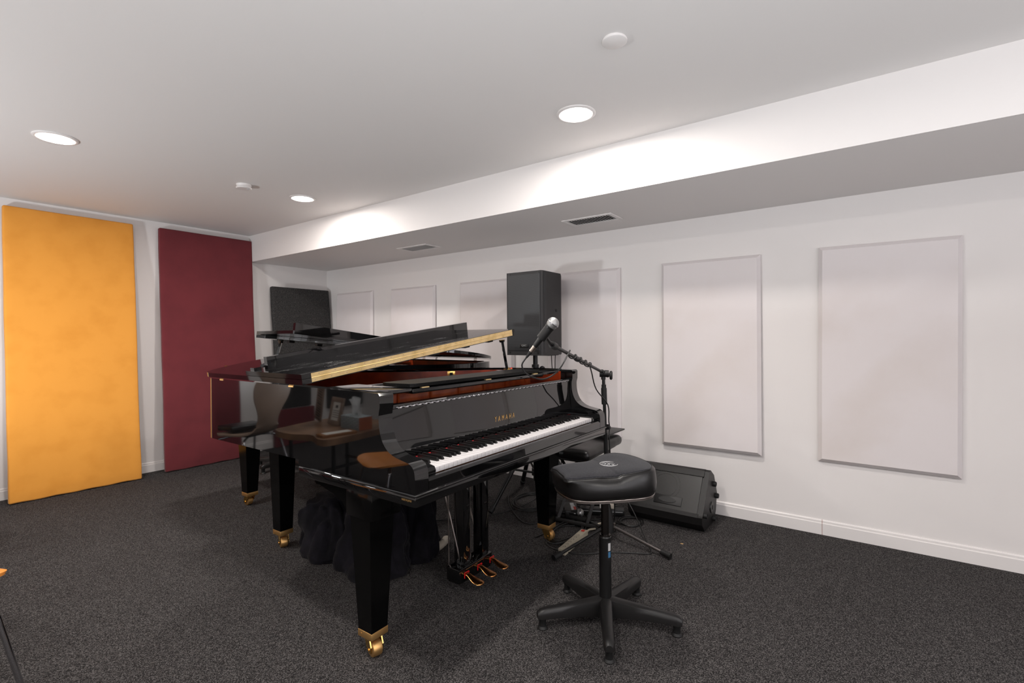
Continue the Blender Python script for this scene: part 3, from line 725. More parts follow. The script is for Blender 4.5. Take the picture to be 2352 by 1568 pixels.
bm = BM(); cyl(bm, cl - bdir * .075 + up_, cl + bdir * .80 + up_, .0085, seg=14); cyl(bm, cl + bdir * .45 + up_, cl + bdir * .51 + up_, .0115, seg=14); obj('boom_arm', bm, MATTE, ms)
bm = BM(); cyl(bm, cl - bdir * .095 + up_, cl - bdir * .045 + up_, .0155, seg=16); obj('boom_counterweight', bm, RUB, ms)
be = cl + bdir * .80 + up_
bm = BM(); cyl(bm, be - bdir * .02, be + bdir * .02, .0165, seg=14); cyl(bm, be + bdir * .01, be + bdir * .045 + Vector((0, 0, .005)), .009, seg=12); obj('swivel', bm, PLAST, ms)
mc = (Vector(tail) + max_ * .055) - o_
bm = BM(); cyl(bm, mc - max_ * .012, mc + max_ * .045, .021, .0205, 18); cyl(bm, be + bdir * .03, mc + max_ * .01, .007, seg=10); obj('mic_clip', bm, PLAST, ms)
for end, m_ in (((2.262, 1.368, .02), MATTE), ((2.628, .880, .02), mat('bare_steel_tube', '6f6a68', .3, .9)), ((2.945, 1.42, .02), MATTE)):
    e = P(*end); h0 = P(2.70, 1.262, .075); d = (e - h0); dh = Vector((d.x, d.y, 0)).normalized()
    bm = BM(); cyl(bm, h0 + dh * .04, e, .009, seg=12); lg = obj('leg', bm, m_, ms)
    dn = d.normalized()
    bm = BM(); cyl(bm, e - dn * .045, e + dn * .012, .0145, .016, 14); obj('rubber_foot', bm, RUB, lg)
    bm = BM(); cyl(bm, h0 + dh * .038 + Vector((0, 0, -.02)), h0 + dh * .042 + Vector((0, 0, .025)), .007, seg=8); obj('pivot', bm, STEEL, lg)
# mic cable looping from the connector and winding down the boom
ct = tail - max_ * .06
cw = [ct, ct - max_ * .03 + Vector((-.004, 0, -.012)), ct + Vector((.02, .01, -.075)), ct + Vector((.10, -.02, -.10)), ct + Vector((.20, -.04, -.065))]
B0 = Vector(o_) + cl + up_
bl = lambda s: B0 + bdir * s
u_, v_ = frame_from(bdir)
cw += [bl(.60) + Vector((-.01, -.01, .015))]
for i in range(22):
    s = .57 - i * .015; a = i * 1.15
    cw.append(bl(s) + (u_ * math.cos(a) + v_ * math.sin(a)) * .0135)
cw += [bl(.235) + Vector((0, 0, -.03)), bl(.18) + Vector((.02, 0, -.12)), Vector((2.645, 1.235, .80)), Vector((2.668, 1.24, .70)), Vector((2.69, 1.245, .66)), Vector((2.672, 1.24, .60)), Vector((2.70, 1.24, .4)), Vector((2.73, 1.235, .15)), Vector((2.78, 1.28, .01)), Vector((2.86, 1.34, .005)), Vector((2.95, 1.4, .005))]
cable('black microphone cable looping from the microphone and twisted round the boom', cw, .0034, 5)
bm = BM(); lathe(bm, [(.0155, -.012), (.02, -.012), (.02, .012), (.0155, .012)], (2.668, 1.258, .665), (-.06, 0, 1), 16); box(bm, 2.645, 2.665, 1.225, 1.25, .655, .675, .004)
tag(obj('cable_tie', bm, RUB), 'black strap tying the cable to the upright mic stand tube', 'cable tie')

# ------------------------------------------------------------------ stools
def stool(label, c, feet, nose, group='black saddle stools'):
    t = thing('stool', label, 'stool', c, 0, group)
    bm = BM()
    lathe(bm, [(0, .03), (.04, .032), (.045, .05), (.042, .082), (.030, .098), (0, .098)], seg=24)
    for fx, fy in feet:
        d = Vector((fx, fy, 0)); L_ = d.length; d.normalize(); s = Vector((-d.y, d.x, 0))
        secs = [(.02, .027, .028, .102), (.05, .026, .030, .099), (.12, .0235, .038, .094), (.20, .0215, .043, .088), (L_ - .02, .0205, .045, .083), (L_ - .002, .0195, .045, .079), (L_ + .010, .0135, .046, .070)]
        R_ = []
        for r, hw, z0, z1 in secs:
            pr_ = [(-hw, z0), (-hw * 1.02, (z0 + z1) / 2), (-hw * .85, z1 - .006), (-hw * .4, z1), (hw * .4, z1), (hw * .85, z1 - .006), (hw * 1.02, (z0 + z1) / 2), (hw, z0)]
            R_.append([bm.verts.new(d * r + s * a + Vector((0, 0, b))) for a, b in pr_])
        for A, B in zip(R_, R_[1:]):
            for k in range(8): bm.faces.new((A[k], A[(k + 1) % 8], B[(k + 1) % 8], B[k]))
        bm.faces.new(R_[0][::-1]); bm.faces.new(R_[-1])
    base = obj('star_base', bm, BASEP, t, 45)
    for fx, fy in feet:
        d = Vector((fx, fy, 0)); L_ = d.length; c2 = d.normalized() * (L_ - .012)
        bm = BM(); lathe(bm, [(0, 0), (.020, 0), (.0215, .004), (.019, .008), (.015, .012), (.0145, .034), (.016, .036), (.016, .05), (0, .05)], c2, seg=20); obj('glide', bm, RUB, base, 40)
    bm = BM(); cyl(bm, (0, 0, .09), (0, 0, .352), .0255, seg=28); cyl(bm, (0, 0, .352), (0, 0, .360), .0255, .021, 28); oc = obj('outer_column', bm, MATTE, t)
    bm = BM(); cyl(bm, (0, 0, .35), (0, 0, .546), .0165, seg=24); cyl(bm, (0, 0, .357), (0, 0, .362), .0235, .023, 24); obj('gas_lift', bm, mat('dark_chrome', '4a4644', .22, 1.), t)
    a = math.radians(-112)
    d = Vector((math.cos(a), math.sin(a), 0)) * .0258
    s = Vector((-d.y, d.x, 0)).normalized()
    for nm, z0, z1, m_, w_, e in (('sticker', .262, .340, RUB, .011, .0003), ('sticker_print', .300, .332, WHITEL, .0065, .0008), ('sticker_print', .272, .296, BLUEL, .0065, .0008)):
        bm = BM(); dd = d * (1 + e / .0258 * 1.0)
        q = []
        for k in range(7):
            an = a + (k - 3) / 3 * w_ / .026; r_ = .0256 + e
            q.append((r_ * math.cos(an), r_ * math.sin(an)))
        prism(bm, q + [(x * .99, y * .99) for x, y in q[::-1]], XY, z0, z1); obj(nm, bm, m_, oc)
    # saddle seat
    n = Vector((nose[0], nose[1], 0)).normalized(); mm = Vector((n.y, -n.x, 0))
    half = [(.214, 0), (.210, .05), (.218, .082), (.198, .102), (.155, .106), (.11, .100), (.05, .106), (0, .128), (-.05, .150), (-.095, .160), (-.135, .152), (-.168, .118), (-.190, .064), (-.196, 0)]
    lowh = [(.210, 0), (.205, .06), (.188, .105), (.150, .134), (.10, .150), (.05, .158), (0, .163), (-.05, .166), (-.095, .166), (-.135, .154), (-.170, .120), (-.190, .066), (-.197, 0)]
    near = [(.214, 0), (.218, .05), (.226, .088), (.205, .112), (.160, .124), (.11, .130), (.05, .137), (0, .146), (-.05, .156), (-.095, .160), (-.135, .152), (-.168, .118), (-.190, .064), (-.196, 0)]
    full = [(a, b) for a, b in half] + [(a, -b) for a, b in near[-2:0:-1]]
    lowf0 = [(a, b) for a, b in lowh] + [(a, -b) for a, b in lowh[-2:0:-1]]
    full = [(v.x, v.y) for v in smooth_path([(a, b, 0) for a, b in full], 4, True)]
    def tz(s_, t_):   # saddle height
        return .652 + .010 * (s_ < 0) * min(1, -s_ / .2) - .009 * math.exp(-((s_ - .06) / .10) ** 2) * (abs(t_) / .12) ** 2 - .012 * max(0, s_ - .10) / .1 + .006 * (abs(t_) / .17) ** 2 * (s_ < 0)
    def scaled(f, off): return [(s_ - off * (1 if s_ > 0 else -1) * min(1, abs(s_) / .1), t_ * (1 - off / .14)) for s_, t_ in f]
    W3 = lambda s_, t_, z: n * s_ + mm * t_ + Vector((0, 0, z))
    def polar(P_, N_=112):     # outline radius at evenly spaced directions about the seat centre
        A_ = sorted((math.atan2(y, x) % (2 * PI), math.hypot(x, y)) for x, y in P_)
        A_ = [(A_[-1][0] - 2 * PI, A_[-1][1])] + A_ + [(A_[0][0] + 2 * PI, A_[0][1])]; out = []
        for k in range(N_):
            an = 2 * PI * k / N_; i = max(j for j in range(len(A_) - 1) if A_[j][0] <= an)
            f_ = (an - A_[i][0]) / max(A_[i + 1][0] - A_[i][0], 1e-9); r_ = A_[i][1] * (1 - f_) + A_[i + 1][1] * f_
            out.append((r_ * math.cos(an), r_ * math.sin(an)))
        return out
    lowm = polar([(v.x, v.y) for v in smooth_path([(a, b, 0) for a, b in lowf0], 8, True)]); full = polar([(v.x, v.y) for v in smooth_path([(a, b, 0) for a, b in full], 3, True)])
    bm = BM(); rings = []
    for mixf, sc_, z_, rel in ((0, .90, .553, 0), (0, .975, .557, 0), (0, 1.01, .575, 0), (.05, 1.02, .600, 0), (.3, 1.015, .622, 0), (.75, 1.0, -.010, 1), (1, .965, -.003, 1), (1, .94, -.002, 1), (1, .91, -.004, 1)):
        row = []
        for (s_, t_), (ls, lt) in zip(full, lowm):
            a_, b_ = ls * (1 - mixf) + s_ * mixf, lt * (1 - mixf) + t_ * mixf
            row.append(bm.verts.new(W3(a_ * sc_, b_ * sc_, (tz(s_, t_) + z_) if rel else z_)))
        rings.append(row)
    for A, B in zip(rings, rings[1:]):
        m_ = len(A)
        for k in range(m_): bm.faces.new((A[k], A[(k + 1) % m_], B[(k + 1) % m_], B[k]))
    bm.faces.new(rings[0][::-1]); bm.faces.new(rings[-1])
    seat = obj('seat', bm, LEATH, t, 60)
    bm = BM(); rings = []
    for sc_, dz in ((.935, -.003), (.93, .001), (.90, .003), (.6, .004), (.3, .004), (.02, .004)):
        rings.append([bm.verts.new(W3(s_ * sc_, t_ * sc_, tz(s_ * sc_, t_ * sc_) + dz)) for s_, t_ in full])
    for A, B in zip(rings, rings[1:]):
        m_ = len(A)
        for k in range(m_): bm.faces.new((A[k], A[(k + 1) % m_], B[(k + 1) % m_], B[k]))
    bm.faces.new(rings[-1])
    obj('velvet_top', bm, VELV, seat, 60)
    bm = BM(); tube(bm, [W3(s_ * .95, t_ * .95, tz(s_, t_) - .0015) for s_, t_ in full], .0022, 6, True); obj('piping', bm, LEATH, seat, 60)
    bm = BM(); tube(bm, [W3(s_ * .965, t_ * .965, .554) for s_, t_ in lowm], .0032, 6, True)
    prism(bm, [(W3(s_ * .96, t_ * .96, 0).x, W3(s_ * .96, t_ * .96, 0).y) for s_, t_ in lowm], XY, .545, .552); obj('seat_plate', bm, STEEL, seat, 60)
    # round embroidered emblem
    ex = -.02; zc = tz(ex, 0) + .0045
    rd = Vector((.589, -.808, 0)); ud = Vector((.808, .589, 0))
    bm = BM(); ring_ = [n * ex + rd * (.0375 * math.cos(a)) + ud * (.0375 * math.sin(a)) + Vector((0, 0, zc)) for a in [2 * PI * i / 40 for i in range(40)]]
    tube(bm, ring_, .0013, 6, True)
    ring_ = [n * ex + rd * (.031 * math.cos(a)) + ud * (.031 * math.sin(a)) + Vector((0, 0, zc)) for a in [2 * PI * i / 40 for i in range(40)]]
    tube(bm, ring_, .0006, 5, True)
    lines = [[(-.026, .004), (-.02, .012), (-.012, .008)], [(-.022, -.01), (-.012, -.004), (-.014, .004)], [(-.006, .018), (.0, .006), (.006, .018)], [(-.012, -.018), (-.004, -.008), (.002, -.014)], [(.006, .006), (.014, .014), (.022, .006)], [(.010, -.006), (.018, -.012), (.024, -.002)], [(-.004, -.002), (.004, .002), (.002, -.008)], [(.012, -.02), (.018, -.016)]]
    for l in lines: tube(bm, [n * ex + rd * a + ud * b + Vector((0, 0, zc)) for a, b in l], .0011, 5)
    obj('emblem', bm, WHITEL, seat, 60)
    return t
F1 = [(1.70, 1.104), (1.666, .779), (1.982, .62), (2.198, .882), (2.029, 1.169)]
C1 = (1.915, .911, 0)
stool('black saddle stool with star base in the foreground before the keyboard', C1, [(x - C1[0], y - C1[1]) for x, y in F1], (-.80, .60))
C2 = (2.50, 4.424, 0); a0 = math.atan2(4.362 - C2[1] - .05, 2.226 - C2[0]); a1 = math.atan2(4.667 - C2[1], 2.357 - C2[0])
stool('black saddle stool behind the pianos, only two feet seen between the left legs', C2, [(.285 * math.cos(a1 - math.radians(72) * k * -1), .285 * math.sin(a1 - math.radians(72) * k * -1)) for k in range(5)], (0, -1))

# ------------------------------------------------------------------ padded bench
t = thing('keyboard_bench', 'black padded x-frame bench between the piano and the right wall', 'bench', (2.95, 1.55, 0), math.radians(4))
bm = BM(); box(bm, -.30, .31, -.16, .14, .435, .505, .032, 4)
es = [e for e in bm.edges if e.calc_length() > .1]; bmesh.ops.subdivide_edges(bm, edges=es, cuts=10, use_grid_fill=True)
for v in bm.verts:
    if v.co.z > .49: v.co.z += .012 * math.cos(v.co.x / .31 * PI / 2) * math.cos(v.co.y / .16 * PI / 2)
    v.co.y += .002 * math.sin(v.co.x * 90) * (abs(v.co.y) > .12)
obj('cushion', bm, LEATH, t, 60)
bm = BM(); box(bm, -.26, .27, -.12, .10, .422, .437, .003); obj('seat_board', bm, MATTE, t)
for y, nm in ((-.11, 0), (.09, 1)):
    for s in (-1, 1):
        bm = BM(); cyl(bm, (s * .20, y + s * .012, .422), (-s * .20, y + s * .012, .02), .013, seg=4); obj('frame_bar', bm, MATTE, t)
for x in (-.2, .2):
    bm = BM(); cyl(bm, (x, -.19, .016), (x, .17, .016), .0155, seg=10); obj('foot_bar', bm, MATTE, t)
bm = BM(); box(bm, 3.0, 3.32, 1.42, 1.60, .528, .538, .002)
tag(obj('thin_folder', bm, MATTE), 'thin flat black folder lying on the padded bench, corner poking out', 'folder')

# ------------------------------------------------------------------ floor monitor wedge
t = thing('floor_monitor', 'black wedge floor monitor with mesh front by the right wall', 'floor monitor', (3.25, 1.055, 0))
ox, hw = 3.25, .235
PRF = [(3.112, .004), (3.062, .055), (3.055, .100), (3.075, .112), (3.235, .338), (3.265, .343), (3.345, .295), (3.415, .165), (3.385, .06), (3.345, .004)]
poly = [(x - ox, z) for x, z in PRF]
for a, b in ((-hw, -hw + .03), (hw - .03, hw)):
    bm = BM(); prism(bm, poly, XZ, a, b); bevel_all(bm, .005, 2, 30); obj('end_cheek', bm, PLAST, t, 30)
bm = BM(); prism(bm, [(a * .985, .006 + b * .965) for a, b in [p for i, p in enumerate(poly)]], XZ, -hw + .03, hw - .03)
obj('cabinet', bm, PLAST, t, 30)
bm = BM(); prism(bm, [(3.112 - ox, .004), (3.060 - ox, .055), (3.053 - ox, .100), (3.075 - ox, .116), (3.10 - ox, .11), (3.13 - ox, .004)], XZ, -hw + .028, hw - .028); bevel_all(bm, .006, 2, 30); obj('front_lip', bm, PLAST, t, 30)
bm = BM(); prism(bm, [(3.205 - ox, .312), (3.233 - ox, .342), (3.265 - ox, .345), (3.28 - ox, .32), (3.22 - ox, .30)], XZ, -hw + .028, hw - .028); obj('top_lip', bm, PLAST, t, 30)
d = Vector((.158, 0, .228)).normalized(); nrm = Vector((-d.z, 0, d.x))
g0 = Vector((3.078 - ox, 0, .108)); gl = .265
mw = Matrix((d, Vector((0, 1, 0)), nrm)).transposed().to_4x4(); mw.translation = g0
bm = BM(); box(bm, 0, gl, -hw + .036, hw - .036, .001, .006, mx=mw)
obj('grille', bm, GRILL2, t, 25, uv=(d, (0, 1, 0)))
bm = BM(); box(bm, .028, .085, -.10, .075, .006, .011, .002, mx=mw); bdg = obj('badge', bm, PLAST, t)
bm = BM()
v0 = len(bm.verts); pts = [(.0565 + .017 * math.sin(a), -.01 + .055 * math.cos(a)) for a in [2 * PI * i / 28 for i in range(28)]]
A, B = prism(bm, pts, lambda a, b, h: mw @ Vector((a, b, h)), .0105, .0145); obj('badge_oval', bm, MATTE, bdg)
bm = BM(); cen = mw @ Vector((.15, .02, .0062))
for rr in (.095, .075): tube(bm, [mw @ Vector((.15 + rr * math.sin(a), .02 + rr * math.cos(a), .0062)) for a in [2 * PI * i / 40 for i in range(40)]], .0006, 5, True)
obj('cone_outline', bm, RUB, t)
bm = BM(); lathe(bm, [(.012, .003), (.016, .006), (.034, .006), (.037, 0), (0, 0)], (3.272 - ox, -hw, .108), (0, -1, 0), 26); pc = obj('pole_socket', bm, MATTE, t)
bm = BM(); lathe(bm, [(0, .0062), (.014, .0062), (.014, .001), (0, .001)], (3.272 - ox, -hw, .108), (0, -1, 0), 20); obj('socket_hole', bm, DARK, pc)
for x, z in ((3.318, .245), (3.375, .155), (3.10, .105), (3.30, .03)):
    bm = BM(); lathe(bm, [(0, .014), (.006, .014), (.007, .018), (.014, .020), (.0165, .015), (.017, 0), (0, 0)], (x - ox, -hw, z), (0, -1, 0), 18); obj('rubber_foot', bm, RUB, t)

# ------------------------------------------------------------------ clutter by the mic stand base
t = thing('power_strip', 'beige power strip with red switch on the carpet beside the mic stand leg', 'power strip', (2.50, 1.386, 0), math.radians(4.3))
bm = BM(); box(bm, -.16, .16, -.022, .022, 0, .034, .004); obj('housing', bm, BEIGE, t)
for i in range(6):
    bm = BM(); x = -.125 + i * .037
    for dy in (-.006, .006): box(bm, x - .004, x + .004, dy - .001, dy + .001, .0335, .0345)
    cyl(bm, (x + .010, 0, .0335), (x + .010, 0, .0345), .0025, seg=8); obj('socket', bm, INK, t)
bm = BM(); box(bm, .122, .142, -.009, .009, .033, .039, .002); obj('switch', bm, mat('red_switch', 'c02a20', .4), t)
pc_ = cable('thick beige power cord leaving the beige power strip', [(2.655, 1.384, .017), (2.70, 1.39, .02), (2.77, 1.37, .012), (2.85, 1.40, .007), (2.9, 1.36, .007)], .006, 8, BEIGE, 'power_cord', None)
bpy.context.view_layer.update(); pc_.parent = t; pc_.matrix_parent_inverse = t.matrix_world.inverted()
for k_ in ('label', 'category'): del pc_[k_]
t = thing('power_strip', 'long black power strip on the carpet in front of the floor monitor', 'power strip', (3.035, 1.46, 0), math.radians(-64))
bm = BM(); box(bm, -.15, .14, -.03, .03, 0, .045, .004); obj('housing', bm, MATTE, t)
bm = BM(); box(bm, -.14, .13, -.0312, -.0302, .028, .033); obj('edge_stripe', bm, GREYL, t)
for x, m_ in ((-.02, PAPER), (.04, CREAM)):
    bm = BM(); box(bm, x, x + .04, -.015, .015, .045, .072, .004); obj('plug', bm, m_, t)
t = thing('direct_box', 'small black box with a red and white sticker on the carpet by the piano leg', 'electronics box', (2.90, 1.63, 0), math.radians(35))
bm = BM(); box(bm, -.09, .09, -.045, .045, 0, .06, .005); obj('housing', bm, MATTE, t)
bm = BM(); box(bm, -.075, .01, -.03, .0, .060, .0612); obj('sticker', bm, WHITEL, t)
bm = BM(); box(bm, -.07, -.01, -.032, -.016, .0612, .062); obj('sticker', bm, REDL, t)
bm = BM(); box(bm, .015, .065, -.025, .0, .060, .0612); obj('sticker', bm, WHITEL, t)
microphone('silver-headed microphone lying on the carpet beside the small black box', (2.80, 1.66, .045), (2.868, 1.515, .048), False)
t = thing('folded_boom', 'black collapsed boom arm lying low from the carpet to the stand hub', 'boom arm', (2.8, 1.5, 0))
bm = BM(); cyl(bm, (.03, .21, .018), (.02, -.03, .02), .018, seg=14); obj('foam_grip', bm, RUB, t)
bm = BM(); cyl(bm, (.02, -.03, .02), (-.045, -.16, .03), .0115, seg=12); obj('tube', bm, MATTE, t)
def coil(label, cx, cy, rx, ry, turns, seed, rot=0, extra=None, r=.0034):
    rnd = random.Random(seed); pts = []
    N_ = int(turns * 12)
    for i in range(N_):
        a = 2 * PI * i / 12; k = 1 + .12 * math.sin(a * .37 + seed) + rnd.uniform(-.03, .03) - .02 * (i / 12)
        x, y = rx * k * math.cos(a), ry * k * math.sin(a)
        pts.append((cx + x * math.cos(rot) - y * math.sin(rot), cy + x * math.sin(rot) + y * math.cos(rot), r + .001 + .0028 * (i / 12) + .003 * abs(math.sin(a * 1.3 + seed))))
    if extra: pts += extra
    return cable(label, pts, r, 4)
coil('black cable coiled on the carpet behind the beige power strip', 2.62, 1.50, .20, .085, 4, 3, math.radians(5), [(2.9, 1.5, .006), (3.0, 1.6, .005)])
coil('black cable coiled in a flat heap under the treble end of the piano', 2.95, 1.98, .19, .13, 5, 5, math.radians(20), [(3.1, 1.75, .006), (3.05, 1.62, .005)])
coil('small round cable coil on the carpet before the floor monitor', 3.0, 1.245, .085, .07, 2.5, 9, 0, [(2.93, 1.33, .005), (2.86, 1.42, .005)])
cable('black cable in one wide loop reaching towards the stool', [(2.9, 1.33, .3), (2.93, 1.25, .18), (2.86, 1.15, .09), (2.74, 1.05, .03), (2.64, .98, .006), (2.60, 1.02, .005), (2.56, 1.10, .004), (2.50, 1.19, .004), (2.40, 1.30, .004), (2.38, 1.45, .004), (2.42, 1.53, .004)], .0034)
cable('black cable wandering over the carpet between the piano legs', [(2.45, 1.62, .004), (2.62, 1.60, .004), (2.72, 1.68, .004), (2.6, 1.78, .004), (2.7, 1.95, .004), (2.9, 2.15, .004), (3.15, 2.3, .004)], .0034)
cable('black cable running straight from the speaker stand under the first piano', [(3.2, 2.05, .004), (2.95, 1.98, .012), (2.7, 2.02, .004), (2.4, 2.2, .004), (2.15, 2.5, .004)], .0034)
cable('black cable looping between the two power strips', [(3.02, 1.42, .05), (2.98, 1.36, .03), (2.93, 1.43, .006), (2.85, 1.52, .006), (2.76, 1.50, .006), (2.7, 1.56, .006), (2.6, 1.6, .006)], .0034)
bm = BM(); cyl(bm, (2.83, 1.335, .06), (2.80, 1.29, .05), .011, seg=10); cyl(bm, (2.80, 1.29, .05), (2.785, 1.27, .044), .006, seg=8)
tag(obj('cable_plug', bm, mat('grey_plug', '4a4644', .4, .4)), 'grey cable plug resting against the mic stand hub', 'plug')

bm = BM(); box(bm, 2.86, 2.868, .874, .889, .0005, .003)
tag(obj('wood_chip', bm, mat('pale_wood_chip', 'b09060', .8)), 'tiny pale wood chip lying alone on the open carpet', 'wood chip')
# ------------------------------------------------------------------ blanket heap under the piano
def heap(label, cx, cy, rx, ry, h, seed, name='moving_blanket', m=CLOTHB):
    bm = BM(); NR, NA = 34, 96; rings = []
    for i in range(NR + 1):
        t_ = i / NR; row = []
        for j in range(NA):
            a = 2 * PI * j / NA
            prof = [(1.0, 0), (1.04, .08), (.99, .22), (.93, .45), (.86, .68), (.72, .86), (.5, .96), (.2, 1.0), (0, 1.0)]
            s = t_ * (len(prof) - 1); k = min(int(s), len(prof) - 2); f = s - k
            rr = prof[k][0] * (1 - f) + prof[k + 1][0] * f; zz = prof[k][1] * (1 - f) + prof[k + 1][1] * f
            edge = 1 + .12 * math.sin(3 * a + seed) + .06 * math.sin(5 * a + seed * 2)
            x = rx * rr * edge * math.cos(a); y = ry * rr * edge * math.sin(a); z = h * zz
            q = Vector((x * 5 + seed, y * 5, z * 5))
            w1 = noise.noise(q); w2 = abs(noise.noise(q * 2.3 + Vector((w1 * 2, 3, seed))))
            w3 = noise.noise(Vector((x * 9 + seed, y * 9, z * 2.2))); w4 = noise.noise(Vector((x * 14 + w1 * 2, y * 14 + seed, z * 9)))
            fold = math.sin(a * 5 + w1 * 6 + zz * 5 + seed) * .012 + w1 * .045 - max(0, .25 - abs(w3)) * .09 * min(1, zz * 5 + .3) - max(0, .12 - abs(w4)) * .06
            x += math.cos(a) * fold * 1.1; y += math.sin(a) * fold * 1.1; z += (w1 * .05 - max(0, .2 - abs(w3)) * .12) * min(1, zz * 2)
            row.append(bm.verts.new((cx + x, cy + y, max(z, .001))))
            if i == NR: break
        rings.append(row)
    for A, B in zip(rings, rings[1:]):
        for j in range(NA):
            if len(B) == 1: bm.faces.new((A[j], A[(j + 1) % NA], B[0]))
            else: bm.faces.new((A[j], A[(j + 1) % NA], B[(j + 1) % NA], B[j]))
    bm.faces.new(rings[0][::-1])
    return tag(obj(name, bm, m, sharp=180), label, 'blanket', 'black blankets heaped under the piano' if m is CLOTHB else None)
heap('crumpled black moving blanket heaped under the piano behind the front leg', 1.70, 2.09, .20, .19, .40, 1.3)
heap('black moving blanket bulging at the right of the heap beside the pedals', 1.90, 2.10, .13, .20, .47, 7.7)
heap('low black moving blanket spreading left towards the tail leg', 1.70, 2.50, .18, .30, .27, 4.2)
bm = BM(); tube(bm, smooth_path([(1.93, 1.96, .022), (1.99, 1.965, .024), (2.05, 1.985, .022), (2.10, 2.01, .022)], 5), .021, 12)
for v in bm.verts: v.co.z = max(v.co.z, .001) + .004 * noise.noise(v.co * 60) * (v.co.z > .01)
tag(obj('canvas_roll', bm, CREAM, sharp=80), 'cream canvas roll sticking out of the black blankets by the pedals', 'cloth')
bm = BM(); prism(bm, [(1.70, 2.78), (1.78, 2.68), (1.88, 2.80), (1.80, 2.95)], XY, .001, .02); bevel_all(bm, .004)
tag(obj('canvas_scrap', bm, CREAM), 'cream canvas corner showing behind the black blankets near the tail leg', 'cloth')

# ------------------------------------------------------------------ furniture off to the left (seen at the frame edge and in the lacquer)
def ply_chair(label, c, rz, m):
    t = thing('plywood_chair', label, 'chair', c, rz, 'bent plywood chairs')
    bm = BM(); th = .011
    # centre line: front edge of seat to top of back (local +y is forward)
    line = [(.212, .420, .08), (.206, .428, .13), (.19, .436, .165), (.165, .441, .185), (.12, .443, .20), (.02, .436, .19), (-.08, .434, .165), (-.145, .45, .13), (-.185, .50, .105), (-.205, .57, .10), (-.222, .64, .125), (-.24, .72, .165), (-.255, .80, .18), (-.265, .86, .165), (-.27, .885, .12)]
    P3 = smooth_path(line, 4); V = []
    for y, z, hw in P3:
        V.append([Vector((hw * k / 6, y + .012 * (abs(k) / 6) ** 2 * (1 if z > .5 else 0), z + .010 * (abs(k) / 6) ** 2 * (z < .5))) for k in range(-6, 7)])
    up_v = [[bm.verts.new(v) for v in row] for row in V]; lo_v = []
    for i, row in enumerate(V):
        a = Vector(P3[max(i - 1, 0)][:2]); b = Vector(P3[min(i + 1, len(P3) - 1)][:2]); d_ = (b - a).normalized(); nn = Vector((0, -d_.y * -1, 0))
        nv = Vector((0, d_.y, -d_.x)) * -1
        if nv.z > 0 and row[0].z < .48: nv = -nv
        if row[0].z >= .48 and nv.y > 0: nv = -nv
        lo_v.append([bm.verts.new(v + nv * th) for v in row])
    for i in range(len(V) - 1):
        for k in range(12):
            bm.faces.new((up_v[i][k], up_v[i][k + 1], up_v[i + 1][k + 1], up_v[i + 1][k])); bm.faces.new((lo_v[i][k], lo_v[i + 1][k], lo_v[i + 1][k + 1], lo_v[i][k + 1]))
        for k in (0, 12): bm.faces.new((up_v[i][k], up_v[i + 1][k], lo_v[i + 1][k], lo_v[i][k]))
    for i in (0, len(V) - 1):
        for k in range(12): bm.faces.new((up_v[i][k], up_v[i][k + 1], lo_v[i][k + 1], lo_v[i][k]))
    obj('shell', bm, m, t, 45)
    for sx in (-1, 1):
        for s, ye, yt in ((1, .215, .10), (-1, -.235, -.09)):
            pts = [(sx * .05, yt * .5, .415), (sx * .11, yt, .413), (sx * .16, yt + s * .03, .395), (sx * .178, yt + s * .05, .36), (sx * .222, ye, .012)]
            bm = BM(); tube(bm, smooth_path(pts, 5), .0085, 12); lg = obj('leg', bm, CHROME, t, 50)
            bm = BM(); cyl(bm, (sx * .221, ye - s * .001, .022), (sx * .223, ye, .001), .011, seg=12); obj('foot_cap', bm, RUB, lg)
    bm = BM(); box(bm, -.09, .09, -.08, .09, .412, .423, .003); obj('mount_plate', bm, MATTE, t)
    return t
ply_chair('orange beech plywood chair with chrome legs cut off by the left frame edge', (.10, 2.402, 0), math.radians(-75), WOODO)
ply_chair('grey-brown plywood chair reflected in the piano side', (.16, 4.08, 0), math.radians(-14), WOODG)
bm = BM(); box(bm, .03, .31, 4.07, 4.27, .456, .50, .02, 3); tag(obj('seat_cushion', bm, LEATH), 'black leather cushion lying on the grey-brown plywood chair', 'cushion')
t = thing('side_table', 'live edge wooden side table on black pipe legs, seen in the piano side', 'table', (-.15, 3.37, 0))
rt_ = [(.33, .30), (.36, .05), (.30, -.12), (.36, -.30), (.30, -.38), (-.05, -.36), (-.30, -.30), (-.42, -.1), (-.38, .2), (-.42, .38), (-.1, .42), (.2, .36)]
rt_ = [(v.x, v.y) for v in smooth_path([(a, b, 0) for a, b in rt_], 5, True)]
bm = BM(); prism(bm, rt_, XY, .455, .50); bevel_all(bm, .006, 2, 40); obj('slab_top', bm, SLAB, t, 40)
for x in (-.3, .22):
    for y in (-.27, .27):
        bm = BM(); cyl(bm, (x, y, 0), (x, y, .455), .014, seg=12); cyl(bm, (x, y, 0), (x, y, .01), .035, seg=16); cyl(bm, (x, y, .16), (x, y, .20), .019, seg=12); cyl(bm, (x, y, .445), (x, y, .455), .035, seg=16); obj('pipe_leg', bm, MATTE, t)
for q in (((-.3, -.27, .18), (-.3, .27, .18)), ((.22, -.27, .18), (.22, .27, .18)), ((-.3, 0, .18), (.22, 0, .18))):
    bm = BM(); cyl(bm, q[0], q[1], .012, seg=12); obj('stretcher', bm, MATTE, t)
t = thing('tissue_box', 'grey brick-print tissue box with a tissue pulled up, on the side table', 'tissue box', (-.20, 3.19, .50), math.radians(4))
bm = BM(); box(bm, -.06, .06, -.12, .12, 0, .10, .002); obj('carton', bm, GREYBOX, t)
